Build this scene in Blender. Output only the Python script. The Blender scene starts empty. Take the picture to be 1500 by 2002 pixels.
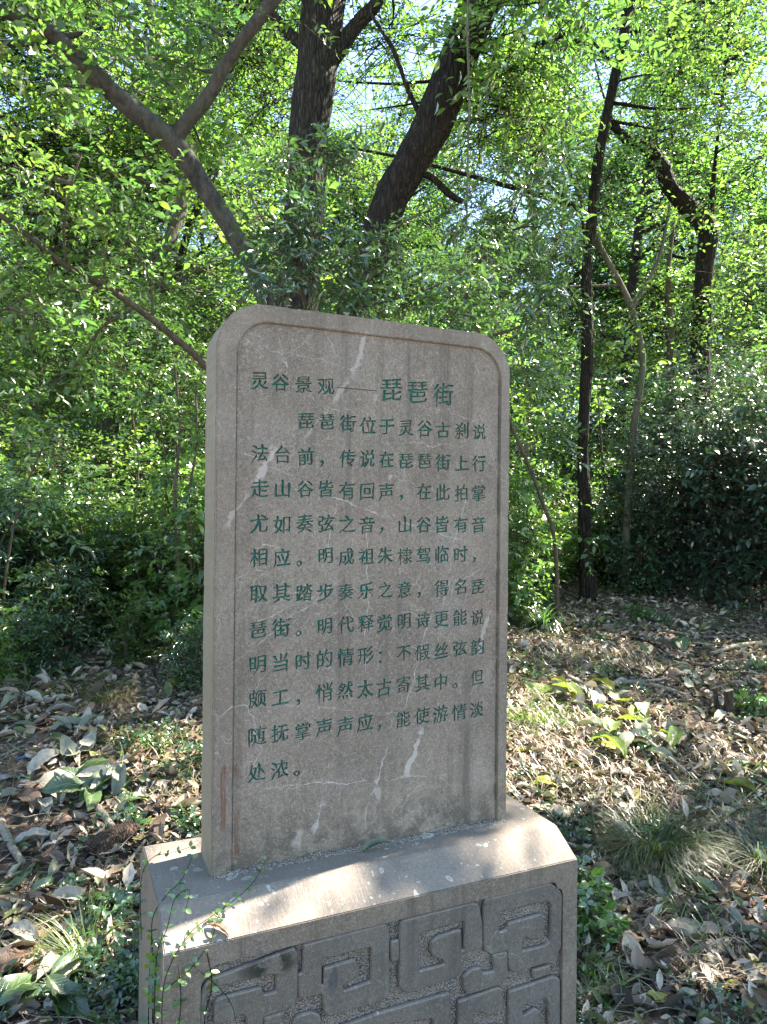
import bpy, bmesh, math, random
import numpy as np
from mathutils import Vector, Matrix

C = bpy.context.scene
COL = C.collection
R = math.radians

# ------------------------------------------------------------------ camera
F_PX, ROLL, PIT, CAM_Z = 1415.8, .0099, .0042, 1.55
cam_d = bpy.data.cameras.new('camera')
cam = bpy.data.objects.new('camera', cam_d)
COL.objects.link(cam)
cam_d.sensor_fit = 'VERTICAL'
cam_d.sensor_height = 36
cam_d.sensor_width = 27
cam_d.lens = 36 * F_PX / 2002
cam_d.clip_start = .05
cam_d.clip_end = 500
cam.matrix_world = Matrix.Translation((0, 0, CAM_Z)) @ Matrix.Rotation(R(90) + PIT, 4, 'X') @ Matrix.Rotation(ROLL, 4, 'Z')
C.camera = cam

# ------------------------------------------------------------------ sky, sun, exposure
SUN_EL, SUN_AZ = R(52), R(32)          # azimuth measured from +x towards +y
S = np.array([math.cos(SUN_EL) * math.cos(SUN_AZ), math.cos(SUN_EL) * math.sin(SUN_AZ), math.sin(SUN_EL)])
w = bpy.data.worlds.new('World')
C.world = w
w.use_nodes = True
wn = w.node_tree.nodes
sky = wn.new('ShaderNodeTexSky')
sky.sky_type = 'NISHITA'
sky.sun_disc = False
sky.sun_elevation = SUN_EL
sky.sun_rotation = R(90) - SUN_AZ
sky.air_density = 1.0
sky.dust_density = .1
sky.ozone_density = 3.0
wn['Background'].inputs['Strength'].default_value = .10
w.node_tree.links.new(sky.outputs[0], wn['Background'].inputs['Color'])
sd = bpy.data.lights.new('sun', 'SUN')
sd.energy = 5.0
sd.angle = R(.53)
sd.color = (1, .95, .87)
sun = bpy.data.objects.new('sun', sd)
COL.objects.link(sun)
sun.rotation_euler = Vector(S).to_track_quat('Z', 'Y').to_euler()
C.view_settings.view_transform = 'Standard'
C.view_settings.look = 'None'
C.view_settings.exposure = 2.72
C.view_settings.gamma = 1
C.view_settings.use_white_balance = True
C.view_settings.white_balance_temperature = 7150
C.view_settings.white_balance_tint = 12
C.cycles.max_bounces = 8
C.cycles.diffuse_bounces = 4
C.cycles.transmission_bounces = 6
C.cycles.glossy_bounces = 2
C.cycles.use_denoising = True
C.cycles.sample_clamp_indirect = 6

rng = np.random.default_rng(7)
random.seed(7)

# ------------------------------------------------------------------ picking points
def ray(u, v):
    a, b = u - 750, v - 1001
    c, s = math.cos(ROLL), math.sin(ROLL)
    x, yy = c * a + s * b, -s * a + c * b
    y, z = 1., -yy / F_PX
    return np.array([x / F_PX, y * math.cos(PIT) - z * math.sin(PIT), y * math.sin(PIT) + z * math.cos(PIT)])

def at(u, v, Y):
    d = ray(u, v)
    return np.array([0, 0, CAM_Z]) + d * (Y / d[1])

GX = np.array([-60, -2, 2.2, 3.0, 4.2, 7.0, 10, 16, 30, 90])
GZ = np.array([-.3, -.1, 0, .09, .36, .72, 1.05, 1.5, 2.1, 3.2])
_ph = rng.uniform(0, 6.28, (14, 2))
_fr = rng.normal(0, 1, (14, 2)) * np.repeat([.5, 1.3, 3.4, 8.0], [3, 4, 4, 3])[:, None]
_am = np.repeat([.06, .035, .014, .006], [3, 4, 4, 3])
def gz(x, y):
    x = np.asarray(x, float); y = np.asarray(y, float)
    z = np.interp(y, GX, GZ) - .03 * np.clip(x, -4, 4) * np.clip(y / 6, 0, 1)
    for k in range(14):
        z = z + _am[k] * np.sin(_fr[k, 0] * x + _ph[k, 0]) * np.cos(_fr[k, 1] * y + _ph[k, 1]) * .6
    return z

def ground(u, v):
    d = ray(u, v)
    for t in np.arange(1.2, 60, .01):
        p = np.array([0, 0, CAM_Z]) + d * t
        if p[2] <= gz(p[0], p[1]):
            return p
    return p

# ------------------------------------------------------------------ object helpers
def tag(o, label, cat, group=None, kind=None):
    if label: o['label'] = label
    if cat: o['category'] = cat
    if group: o['group'] = group
    if kind: o['kind'] = kind
    return o

def empty(name, loc=(0, 0, 0), rz=0):
    o = bpy.data.objects.new(name, None)
    o.empty_display_size = .1
    o.location = loc
    o.rotation_euler = (0, 0, rz)
    COL.objects.link(o)
    return o

def link_mesh(name, me, mat=None, parent=None):
    o = bpy.data.objects.new(name, me)
    COL.objects.link(o)
    if mat is not None:
        me.materials.clear()
        me.materials.append(mat)
    if parent is not None: o.parent = parent
    return o

def np_mesh(name, V, faces, attrs=None, smooth=True):
    """faces: list of int arrays of equal width (n,3)/(n,4)"""
    me = bpy.data.meshes.new(name)
    V = np.asarray(V, np.float32)
    me.vertices.add(len(V))
    me.vertices.foreach_set('co', V.ravel())
    loops = np.concatenate([f.ravel() for f in faces]).astype(np.int32)
    cnt = np.concatenate([np.full(len(f), f.shape[1]) for f in faces]).astype(np.int32)
    st = np.concatenate([[0], np.cumsum(cnt)[:-1]]).astype(np.int32)
    me.loops.add(len(loops))
    me.loops.foreach_set('vertex_index', loops)
    me.polygons.add(len(cnt))
    me.polygons.foreach_set('loop_start', st)
    me.polygons.foreach_set('loop_total', cnt)
    me.polygons.foreach_set('use_smooth', np.full(len(cnt), smooth))
    if attrs:
        for k, a in attrs.items():
            at_ = me.attributes.new(k, 'FLOAT', 'POINT')
            at_.data.foreach_set('value', np.asarray(a, np.float32))
    me.update(calc_edges=True)
    me.validate()
    return me

def nrm(a):
    return a / np.maximum(np.linalg.norm(a, axis=-1, keepdims=True), 1e-9)

# leaf templates: x across, y along, z up; faces as tris
def tmpl(quality):
    if quality == 0:
        v = np.array([[0, 0, 0], [.5, .45, .10], [0, 1, -.08], [-.5, .45, .10]], float)
        f = np.array([[0, 1, 2], [0, 2, 3]])
    else:
        v = np.array([[0, 0, 0], [0, .35, .0], [0, .7, -.03], [0, 1, -.14],
                      [.40, .25, .08], [.46, .58, .06], [-.40, .25, .08], [-.46, .58, .06]], float)
        f = np.array([[0, 4, 1], [1, 4, 5], [1, 5, 2], [2, 5, 3], [0, 1, 6], [1, 7, 6], [1, 2, 7], [2, 3, 7]])
    return v, f

def leaf_arrays(P, D, N, L, W, rnd, quality=0, shape=None):
    v, f = tmpl(quality) if shape is None else shape
    D = nrm(D)
    X = nrm(np.cross(D, N))
    Z = np.cross(X, D)
    n, k = len(P), len(v)
    V = (P[:, None, :] + X[:, None, :] * (v[None, :, 0:1] * W[:, None, None]) + D[:, None, :] * (v[None, :, 1:2] * L[:, None, None])
         + Z[:, None, :] * (v[None, :, 2:3] * L[:, None, None]))
    Fc = f[None] + (np.arange(n) * k)[:, None, None]
    return V.reshape(-1, 3), Fc.reshape(-1, f.shape[1]), np.repeat(rnd, k)

def leaves_mesh(name, sprays, quality=0, shape=None):
    P, D, N, L, W, r = [np.concatenate([s[i] for s in sprays]) for i in range(6)]
    V, Fc, a = leaf_arrays(P, D, N, L, W, r, quality, shape)
    return np_mesh(name, V, [Fc], {'rnd': a})

def sprays(centers, radii, n_twigs, per, tl, ll, lw, g, flat=.35, droop=.25, squash=.8, out=.6):
    """leafy twigs round clump centres; returns leaf arrays and twig segments"""
    m = len(centers)
    ci = g.integers(0, m, n_twigs)
    c = np.asarray(centers)[ci]
    r = np.asarray(radii)[ci]
    off = g.normal(0, 1, (n_twigs, 3))
    off = nrm(off) * (g.uniform(0, 1, n_twigs) ** .45)[:, None] * r[:, None]
    off[:, 2] *= squash
    p0 = c + off
    d = nrm(g.normal(0, 1, (n_twigs, 3)) * [1, 1, .45] + out * nrm(off) + [0, 0, .1])
    t_len = tl * g.uniform(.5, 1.3, n_twigs)
    t = (np.arange(per) + .6) / per
    pts = p0[:, None] + d[:, None] * (t[None, :, None] * t_len[:, None, None])
    pts[..., 2] -= droop * (t[None] ** 2) * t_len[:, None]
    up = nrm(np.array([0, 0, 1.]) + g.normal(0, flat, (n_twigs, 3)))
    side = nrm(np.cross(d, up))
    sgn = np.where(np.arange(per) % 2 == 0, 1., -1.)[None, :, None]
    LD = nrm(side[:, None] * sgn + d[:, None] * .75 + g.normal(0, .35, (n_twigs, per, 3)))
    LD[..., 2] -= droop * .6
    LN = nrm(up[:, None] + g.normal(0, flat, (n_twigs, per, 3)))
    k = n_twigs * per
    L = ll * g.uniform(.6, 1.25, k) * np.repeat(g.uniform(.65, 1.3, m)[ci], per)
    W = L * lw * g.uniform(.8, 1.2, k)
    rt = np.repeat(g.uniform(0, 1, n_twigs), per)
    rc = np.repeat(g.uniform(0, 1, m)[ci], per)
    rnd = np.clip(.45 * rc + .3 * rt + .25 * g.uniform(0, 1, k), 0, 1)
    segs = (p0 - d * t_len[:, None] * .3, pts[:, -1])
    return (pts.reshape(-1, 3), LD.reshape(-1, 3), LN.reshape(-1, 3), L, W, rnd), segs

def smooth_path(pts, rad, step=6):
    pts = np.asarray(pts, float); rad = np.asarray(rad, float)
    n = len(pts)
    P = np.vstack([2 * pts[0] - pts[1], pts, 2 * pts[-1] - pts[-2]])
    o, r = [], []
    for i in range(n - 1):
        for k in range(step):
            t = k / step
            a, b, c, d = P[i], P[i + 1], P[i + 2], P[i + 3]
            o.append(.5 * ((2 * b) + (-a + c) * t + (2 * a - 5 * b + 4 * c - d) * t * t + (-a + 3 * b - 3 * c + d) * t ** 3))
            r.append(rad[i] * (1 - t) + rad[i + 1] * t)
    o.append(pts[-1]); r.append(rad[-1])
    return np.array(o), np.array(r)

def tube_arrays(pts, rad, sides=8, g=None, rough=0., base=0):
    pts = np.asarray(pts, float); rad = np.asarray(rad, float)
    T = nrm(np.gradient(pts, axis=0))
    ref = np.array([.31, .95, .05])
    A = nrm(np.cross(T, ref)); B = np.cross(T, A)
    th = np.linspace(0, 2 * np.pi, sides, endpoint=False)
    rr = np.repeat(rad[:, None], sides, 1)
    if rough and g is not None:
        ph = g.uniform(0, 6.28, 6)
        s = np.arange(len(pts))[:, None]
        rr = rr * (1 + rough * (np.sin(th[None] * 2 + s * .35 + ph[0]) * .5 + np.sin(th[None] * 3 - s * .6 + ph[1]) * .35 + np.sin(s * .9 + ph[2]) * .3)
                   + rough * .35 * g.normal(0, 1, rr.shape))
    V = pts[:, None] + (A[:, None] * np.cos(th)[None, :, None] + B[:, None] * np.sin(th)[None, :, None]) * rr[..., None]
    n = len(pts)
    i = np.arange(n - 1)[:, None] * sides
    j = np.arange(sides)[None]
    jn = (j + 1) % sides
    Fq = np.stack([i + j, i + jn, i + sides + jn, i + sides + j], -1).reshape(-1, 4) + base
    V = V.reshape(-1, 3)
    cap0 = np.array([list(range(sides))])[:, ::-1] + base
    return V, Fq

class Tubes:
    def __init__(s): s.V, s.F, s.n = [], [], 0
    def add(s, pts, rad, sides=6, g=None, rough=0., step=5, smooth=True):
        if smooth: pts, rad = smooth_path(pts, rad, step)
        # close the ends by shrinking the last ring
        d0 = pts[0] - (pts[1] - pts[0]) * .01; d1 = pts[-1] + (pts[-1] - pts[-2]) * .01
        pts = np.vstack([d0, pts, d1]); rad = np.concatenate([[rad[0] * .02], rad, [rad[-1] * .02]])
        V, F_ = tube_arrays(pts, rad, sides, g, rough, s.n)
        s.V.append(V); s.F.append(F_); s.n += len(V)
    def segs(s, a, b, r, sides=3):
        n = len(a)
        d = nrm(b - a); A = nrm(np.cross(d, [.3, .9, .2])); B = np.cross(d, A)
        th = np.linspace(0, 2 * np.pi, sides, endpoint=False)
        ring = A[:, None] * np.cos(th)[None, :, None] + B[:, None] * np.sin(th)[None, :, None]
        V = np.concatenate([a[:, None] + ring * r, b[:, None] + ring * r * .4], 1)
        j = np.arange(sides); jn = (j + 1) % sides
        f = np.stack([j, jn, sides + jn, sides + j], -1)
        s.F.append((f[None] + (np.arange(n) * 2 * sides)[:, None, None]).reshape(-1, 4) + s.n)
        s.V.append(V.reshape(-1, 3)); s.n += n * 2 * sides
    def mesh(s, name): return np_mesh(name, np.vstack(s.V), [np.vstack(s.F)])

# ------------------------------------------------------------------ materials
def new_mat(name):
    m = bpy.data.materials.new(name)
    m.use_nodes = True
    nt = m.node_tree
    for n in list(nt.nodes): nt.nodes.remove(n)
    return m, nt

class NT:
    def __init__(s, nt): s.nt = nt
    def n(s, t, **kw):
        o = s.nt.nodes.new(t)
        for k, v in kw.items(): setattr(o, k, v)
        return o
    def l(s, a, b): s.nt.links.new(a, b)
    def val(s, x, sock):
        if isinstance(x, (int, float)): sock.default_value = x
        elif isinstance(x, tuple): sock.default_value = (*x, 1) if len(x) == 3 and sock.type == 'RGBA' else x
        else: s.l(x, sock)
    def math(s, op, a, b=0, c=None, clamp=False):
        o = s.n('ShaderNodeMath', operation=op, use_clamp=clamp)
        s.val(a, o.inputs[0]); s.val(b, o.inputs[1])
        if c is not None: s.val(c, o.inputs[2])
        return o.outputs[0]
    def noise(s, co, scale, detail=4, rough=.55, dist=0):
        o = s.n('ShaderNodeTexNoise')
        if co is not None: s.l(co, o.inputs['Vector'])
        o.inputs['Scale'].default_value = scale; o.inputs['Detail'].default_value = detail
        o.inputs['Roughness'].default_value = rough; o.inputs['Distortion'].default_value = dist
        return o.outputs[0], o.outputs[1]
    def ramp(s, x, stops, interp='LINEAR'):
        o = s.n('ShaderNodeValToRGB')
        o.color_ramp.interpolation = interp
        while len(o.color_ramp.elements) < len(stops): o.color_ramp.elements.new(.5)
        for e, (p, c) in zip(o.color_ramp.elements, stops):
            e.position = p; e.color = (*c, 1) if isinstance(c, tuple) else (c, c, c, 1)
        s.l(x, o.inputs[0])
        return o.outputs[0]
    def mix(s, f, a, b, mode='MIX'):
        o = s.n('ShaderNodeMix', data_type='RGBA', blend_type=mode)
        s.val(f, o.inputs[0]); s.val(a, o.inputs[6]); s.val(b, o.inputs[7])
        return o.outputs[2]
    def mapr(s, x, a, b, c=0., d=1., smooth=True):
        o = s.n('ShaderNodeMapRange', interpolation_type='SMOOTHSTEP' if smooth else 'LINEAR')
        s.val(x, o.inputs[0])
        for i, q in zip((1, 2, 3, 4), (a, b, c, d)): s.val(q, o.inputs[i])
        return o.outputs[0]
    def mapping(s, co, scale=(1, 1, 1), rot=(0, 0, 0), loc=(0, 0, 0)):
        o = s.n('ShaderNodeMapping')
        s.l(co, o.inputs[0])
        o.inputs['Scale'].default_value = scale; o.inputs['Rotation'].default_value = rot; o.inputs['Location'].default_value = loc
        return o.outputs[0]
    def bump(s, h, strength, dist, prev=None):
        o = s.n('ShaderNodeBump')
        o.inputs['Strength'].default_value = strength; o.inputs['Distance'].default_value = dist
        s.l(h, o.inputs['Height'])
        if prev is not None: s.l(prev, o.inputs['Normal'])
        return o.outputs[0]
    def out(s, sh):
        o = s.n('ShaderNodeOutputMaterial'); s.l(sh, o.inputs[0])

def leaf_mat(name, stops, tstops, tfac=.45, gloss=.04, rough=.35):
    m, nt = new_mat(name); q = NT(nt)
    a = q.n('ShaderNodeAttribute', attribute_name='rnd').outputs['Fac']
    c = q.ramp(a, stops); t = q.ramp(a, tstops)
    d = q.n('ShaderNodeBsdfDiffuse'); q.l(c, d.inputs[0])
    tr = q.n('ShaderNodeBsdfTranslucent'); q.l(t, tr.inputs[0])
    mx = q.n('ShaderNodeMixShader'); mx.inputs[0].default_value = tfac
    q.l(d.outputs[0], mx.inputs[1]); q.l(tr.outputs[0], mx.inputs[2])
    gl = q.n('ShaderNodeBsdfGlossy'); gl.inputs['Roughness'].default_value = rough; gl.inputs['Color'].default_value = (1, 1, 1, 1)
    fr = q.n('ShaderNodeLayerWeight'); fr.inputs[0].default_value = .25
    f2 = q.math('MULTIPLY_ADD', fr.outputs['Fresnel'], gloss * 3, gloss)
    m2 = q.n('ShaderNodeMixShader'); q.l(f2, m2.inputs[0]); q.l(mx.outputs[0], m2.inputs[1]); q.l(gl.outputs[0], m2.inputs[2])
    q.out(m2.outputs[0])
    return m

M = {}
M['leaf_bright'] = leaf_mat('bright_foliage', [(0, (.03, .09, .018)), (.6, (.065, .14, .022)), (1, (.12, .18, .022))],
                            [(0, (.10, .32, .06)), (.55, (.21, .48, .065)), (1, (.40, .60, .06))], .47, .05, .36)
M['leaf_mid'] = leaf_mat('green_foliage', [(0, (.03, .085, .024)), (.6, (.07, .15, .032)), (1, (.14, .21, .03))],
                         [(0, (.09, .28, .05)), (.6, (.22, .48, .06)), (1, (.42, .60, .05))], .47, .07, .33)
M['leaf_dark'] = leaf_mat('dark_glossy_foliage', [(0, (.02, .058, .034)), (.6, (.042, .10, .046)), (1, (.08, .15, .045))],
                          [(0, (.07, .20, .05)), (1, (.18, .36, .05))], .38, .08, .25)
M['leaf_deep'] = leaf_mat('deep_green_foliage', [(0, (.014, .038, .026)), (1, (.036, .078, .042))],
                          [(0, (.025, .08, .025)), (1, (.06, .14, .03))], .25, .075, .3)
M['leaf_olive'] = leaf_mat('olive_foliage', [(0, (.03, .07, .016)), (.6, (.065, .105, .018)), (1, (.12, .145, .02))],
                           [(0, (.08, .25, .05)), (.6, (.17, .39, .055)), (1, (.32, .47, .05))], .45, .05, .35)
M['grass'] = leaf_mat('green_grass', [(0, (.018, .04, .012)), (.7, (.05, .085, .02)), (1, (.11, .12, .035))],
                      [(0, (.08, .17, .02)), (1, (.22, .30, .03))], .35, .025, .45)
M['grass_bright'] = leaf_mat('fresh_grass', [(0, (.06, .13, .014)), (1, (.13, .24, .03))],
                             [(0, (.18, .34, .02)), (1, (.3, .45, .03))], .4, .05, .3)
M['grass_dry'] = leaf_mat('dry_grass', [(0, (.09, .062, .035)), (1, (.30, .225, .14))], [(0, (.2, .15, .06)), (1, (.35, .28, .12))], .25, .03, .5)
M['litter'] = leaf_mat('leaf_litter', [(0, (.022, .016, .012)), (.26, (.13, .09, .06)), (.5, (.38, .30, .22)), (.72, (.58, .51, .41)), (.8, (.10, .14, .05)), (.92, (.055, .10, .03)), (1, (.24, .22, .08))],
                       [(0, (.06, .04, .02)), (1, (.25, .2, .1))], .15, .03, .5)

def bark_mat(name, c0, c1, scale=1., bump=.6, stretch=.22):
    m, nt = new_mat(name); q = NT(nt)
    co = q.n('ShaderNodeTexCoord').outputs['Object']
    mp = q.mapping(co, (1, 1, stretch))
    n1, _ = q.noise(mp, 22 * scale, 6, .65, .6)
    n2, _ = q.noise(co, 3.5, 3)
    n3, _ = q.noise(mp, 70 * scale, 3)
    h = q.math('MULTIPLY_ADD', n3, .35, n1)
    f = q.mapr(h, .45, .85)
    c = q.mix(f, c0, c1)
    c = q.mix(q.mapr(n2, .45, .7, 0, .45), c, tuple(x * y for x, y in zip(c1, (.8, 1.0, .75))))
    b = q.n('ShaderNodeBsdfPrincipled')
    q.l(c, b.inputs['Base Color']); b.inputs['Roughness'].default_value = .85
    b.inputs['Specular IOR Level'].default_value = .25
    vo = q.n('ShaderNodeTexVoronoi', feature='DISTANCE_TO_EDGE'); q.l(q.mapping(co, (1, 1, stretch * .8)), vo.inputs['Vector']); vo.inputs['Scale'].default_value = 30 * scale
    rd = q.math('MULTIPLY', q.mapr(vo.outputs['Distance'], 0, .25), bump)
    c = q.mix(q.math('MULTIPLY', q.mapr(vo.outputs['Distance'], .09, 0, 0, .8), min(1., bump)), c, tuple(x * .4 for x in c0))
    lc, _ = q.noise(q.mapping(co, loc=(5, 2, 8)), 9, 5, .7)
    c = q.mix(q.mapr(lc, .60, .68, 0, .4), c, (.13, .14, .105))
    q.l(c, b.inputs['Base Color'])
    q.l(q.bump(q.math('ADD', h, rd), bump, .035), b.inputs['Normal'])
    q.out(b.outputs[0])
    return m
M['bark_smooth'] = bark_mat('smooth_bark', (.024, .022, .019), (.072, .068, .059), .8, .25, .5)
M['bark_rough'] = bark_mat('rough_dark_bark', (.012, .010, .008), (.06, .051, .041), 1.2, 1.0)
M['bark_dark'] = bark_mat('dark_bark', (.008, .006, .005), (.036, .029, .023), 1., .9)
M['bark_brown'] = bark_mat('brown_bark', (.022, .016, .011), (.085, .064, .048), 1.6, .6)
M['bark_pale'] = bark_mat('pale_bark', (.045, .043, .032), (.12, .115, .086), 1., .3)
M['twig'] = bark_mat('twig_bark', (.035, .027, .02), (.10, .08, .055), 3., .3)
M['stick'] = bark_mat('dead_stick', (.12, .095, .07), (.34, .29, .23), 4., .4)
M['rotten'] = bark_mat('rotten_wood', (.05, .032, .022), (.20, .135, .10), 3., 1.)

def simple_mat(name, c0, c1, scale, rough=.8, bump=.3, dist=.01):
    m, nt = new_mat(name); q = NT(nt)
    co = q.n('ShaderNodeTexCoord').outputs['Object']
    n1, _ = q.noise(co, scale, 6, .6)
    c = q.mix(q.mapr(n1, .35, .68), c0, c1)
    b = q.n('ShaderNodeBsdfPrincipled'); q.l(c, b.inputs['Base Color']); b.inputs['Roughness'].default_value = rough
    b.inputs['Specular IOR Level'].default_value = .3
    q.l(q.bump(n1, bump, dist), b.inputs['Normal'])
    q.out(b.outputs[0])
    return m
M['rock'] = simple_mat('pale_rock', (.17, .14, .10), (.36, .31, .24), 14)
M['slate'] = simple_mat('grey_slate', (.10, .10, .105), (.20, .20, .21), 18)
M['blue'] = simple_mat('blue_plastic', (.03, .14, .42), (.06, .22, .55), 30, .4)

# ground
def ground_mat():
    m, nt = new_mat('forest_soil'); q = NT(nt)
    co = q.n('ShaderNodeTexCoord').outputs['Object']
    n1, _ = q.noise(co, 2.2, 5); n2, _ = q.noise(co, 16, 6, .65); n3, _ = q.noise(co, 90, 4, .7)
    c = q.mix(q.mapr(n1, .35, .65), (.06, .040, .028), (.165, .112, .078))
    c = q.mix(q.mapr(n2, .42, .7), c, (.24, .18, .135))
    c = q.mix(q.mapr(n3, .55, .75, 0, .8), c, (.025, .017, .012))
    g2, _ = q.noise(co, 5.5, 4)
    c = q.mix(q.mapr(g2, .58, .72, 0, .6), c, (.085, .095, .03))
    b = q.n('ShaderNodeBsdfPrincipled'); q.l(c, b.inputs['Base Color']); b.inputs['Roughness'].default_value = .95
    b.inputs['Specular IOR Level'].default_value = .15
    h = q.math('MULTIPLY_ADD', n3, .4, n2)
    q.l(q.bump(h, .9, .03), b.inputs['Normal'])
    q.out(b.outputs[0])
    return m
M['soil'] = ground_mat()

# monument stone ------------------------------------------------------------
def stone_mat(name, kind):
    m, nt = new_mat(name); q = NT(nt)
    co = q.n('ShaderNodeTexCoord').outputs['Object']
    geo = q.n('ShaderNodeNewGeometry')
    sp = q.n('ShaderNodeSeparateXYZ'); q.l(co, sp.inputs[0])
    X, Y, Z = sp.outputs
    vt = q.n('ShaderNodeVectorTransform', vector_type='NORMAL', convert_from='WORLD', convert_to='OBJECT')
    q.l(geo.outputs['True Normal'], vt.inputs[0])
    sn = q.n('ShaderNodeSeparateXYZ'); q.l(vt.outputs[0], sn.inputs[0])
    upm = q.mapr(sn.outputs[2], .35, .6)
    n1, _ = q.noise(co, 3.2, 5, .6); n2, _ = q.noise(co, 24, 5, .65); n3, nc3 = q.noise(co, 330, 2, .7)
    if kind == 'pebble':
        c = q.mix(q.mapr(n2, .3, .7), (.15, .138, .118), (.26, .235, .205))
    else:
        c = q.mix(q.mapr(n1, .3, .7), (.146, .122, .094), (.222, .188, .147))
        c = q.mix(q.mapr(n2, .35, .72, 0, .55), c, (.128, .110, .085))
    r1, _ = q.noise(q.mapping(co, (2.4, 2.4, 1.5), loc=(3, 1, 7)), 1.6, 4)
    c = q.mix(q.mapr(r1, .52, .70, 0, .5), c, (.20, .145, .11))
    bl, _ = q.noise(q.mapping(co, (2, 2, 2), loc=(9, 4, 1)), 2.0, 3)
    c = q.mix(q.mapr(bl, .55, .7, 0, .3), c, (.22, .205, .19))
    n6, _ = q.noise(q.mapping(co, (1.3, 1.3, .8), loc=(7, 7, 2)), 6.5, 6, .7)
    c = q.mix(q.mapr(n6, .52, .68, 0, .5), c, (.10, .09, .072))
    c = q.mix(q.mapr(n6, .45, .30, 0, .4), c, (.27, .24, .20))
    n4, _ = q.noise(co, 105, 3, .75)
    c = q.mix(q.mapr(n4, .52, .72, 0, .6), c, (.33, .29, .24))
    c = q.mix(q.mapr(n4, .46, .28, 0, .7), c, (.085, .07, .052))
    # fine speckle
    c = q.mix(q.mapr(n3, .5, .72, 0, .5), c, (.45, .39, .325))
    c = q.mix(q.mapr(n3, .45, .26, 0, .55), c, (.10, .09, .075))
    # rain streaks running down upright faces
    st, _ = q.noise(q.mapping(co, (26, 26, .9)), 1.0, 4, .6)
    st2, _ = q.noise(co, 2.1, 3)
    sm = q.math('MULTIPLY', q.mapr(st, .50, .72, 0, .75), q.mapr(st2, .38, .6))
    sm = q.math('MULTIPLY', sm, q.math('SUBTRACT', 1, upm))
    c = q.mix(sm, c, (.095, .083, .068))
    n5, _ = q.noise(co, 38, 3, .6)
    # veins: distorted cell edges at two scales
    d1, dc = q.noise(co, 5, 4, .6)
    vsub = q.n('ShaderNodeVectorMath', operation='MULTIPLY_ADD')
    q.l(dc, vsub.inputs[0]); vsub.inputs[1].default_value = (.12, .12, .12); q.l(co, vsub.inputs[2])
    for sc, wd, thr, stren, rot in ((6., .003, .55, .4, .6), (14., .006, .55, .3, -.5)) if kind in ('relief', 'pedestal') else ((4.2, .0030, .53, .5, .5), (9.0, .0040, .54, .4, -.7), (21, .010, .53, .32, .9)):
        vo = q.n('ShaderNodeTexVoronoi', feature='DISTANCE_TO_EDGE')
        q.l(q.mapping(vsub.outputs[0], (1.25, .6, .55), (0, rot, 0), (sc, 2, 1)), vo.inputs['Vector']); vo.inputs['Scale'].default_value = sc
        mk, _ = q.noise(q.mapping(co, loc=(sc, 0, 3)), 4.5, 3)
        v = q.math('MULTIPLY', q.mapr(vo.outputs['Distance'], wd, wd * .25, 0, stren), q.mapr(mk, thr - .06, thr + .06))
        c = q.mix(v, c, (.52, .49, .44))
    if kind == 'slab':
        # pale mineral bands and scars where the photo shows them (x0,z0,x1,z1,width,strength)
        for (x0, z0, x1, z1, wd, stg) in ((.40, 1.375, .352, 1.23, .008, .36), (.352, 1.25, .30, 1.155, .010, .3), (.30, 1.16, .22, 1.06, .005, .28), (.155, 1.06, .085, .945, .012, .42), (.085, .945, .02, .83, .009, .3),
                                          (.575, .31, .51, .16, .011, .5), (.47, .27, .40, .05, .0026, .4), (.285, .15, .262, .05, .010, .5), (.235, .09, .205, .02, .015, .35), (.43, .19, .455, .10, .008, .35),
                                          (.79, .62, .75, .47, .007, .35), (.60, 1.27, .585, 1.235, .007, .5), (.12, .195, .42, .175, .0016, .55), (.45, .17, .66, .16, .0012, .4), (.09, .60, .33, .70, .0014, .4), (.02, .50, .35, .72, .0013, .35), (.70, .95, .62, .60, .0015, .35), (.40, .90, .405, .45, .0014, .45),
                                          (.05, 1.03, .25, .95, .0012, .35), (.28, .93, .45, .87, .002, .5), (.45, .88, .72, .80, .0013, .4), (.31, .92, .28, .72, .0014, .4), (.60, .62, .50, .30, .002, .4), (.10, 1.30, .40, 1.26, .001, .35), (.50, 1.20, .80, 1.12, .001, .3), (.65, .55, .72, .30, .001, .3), (.15, .40, .55, .33, .001, .3)):
            L = math.hypot(x1 - x0, z1 - z0); ux, uz = (x1 - x0) / L, (z1 - z0) / L
            dx = q.math('SUBTRACT', X, x0); dz = q.math('SUBTRACT', Z, z0)
            U = q.math('ADD', q.math('MULTIPLY', dx, ux), q.math('MULTIPLY', dz, uz))
            Vv = q.math('ABSOLUTE', q.math('ADD', q.math('ADD', q.math('MULTIPLY', dx, -uz), q.math('MULTIPLY', dz, ux)), q.math('MULTIPLY_ADD', n2, .022, q.math('MULTIPLY_ADD', d1, .06, -.041))))
            nz = q.math('MULTIPLY', q.mapr(n5, .3, .7, .1, 1.5), wd)
            mk = q.math('MULTIPLY', q.mapr(Vv, nz, q.math('MULTIPLY', nz, .55), 0, stg), q.math('MULTIPLY', q.mapr(U, 0, .03), q.mapr(U, L, L - .03)))
            c = q.mix(mk, c, (.52, .49, .45))
        # red-brown scrape low on the left border
        sc_, _ = q.noise(q.mapping(co, (160, 160, 8)), 1, 3)
        for (xa, za, zb, wd) in ((.026, .28, .10, .010), (.055, .27, .225, .012), (.062, .16, .02, .008)):
            mk = q.math('MULTIPLY', q.mapr(q.math('ABSOLUTE', q.math('SUBTRACT', X, xa)), wd, wd * .6), q.math('MULTIPLY', q.mapr(Z, zb, zb + .03), q.mapr(Z, za, za - .02)))
            c = q.mix(q.math('MULTIPLY', mk, q.mapr(sc_, .42, .55, 0, .75)), c, (.13, .055, .035))
        # black growth along the foot
        gm = q.math('MULTIPLY', q.mapr(Z, .16, -.01), q.mapr(n2, .44, .58))
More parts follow.
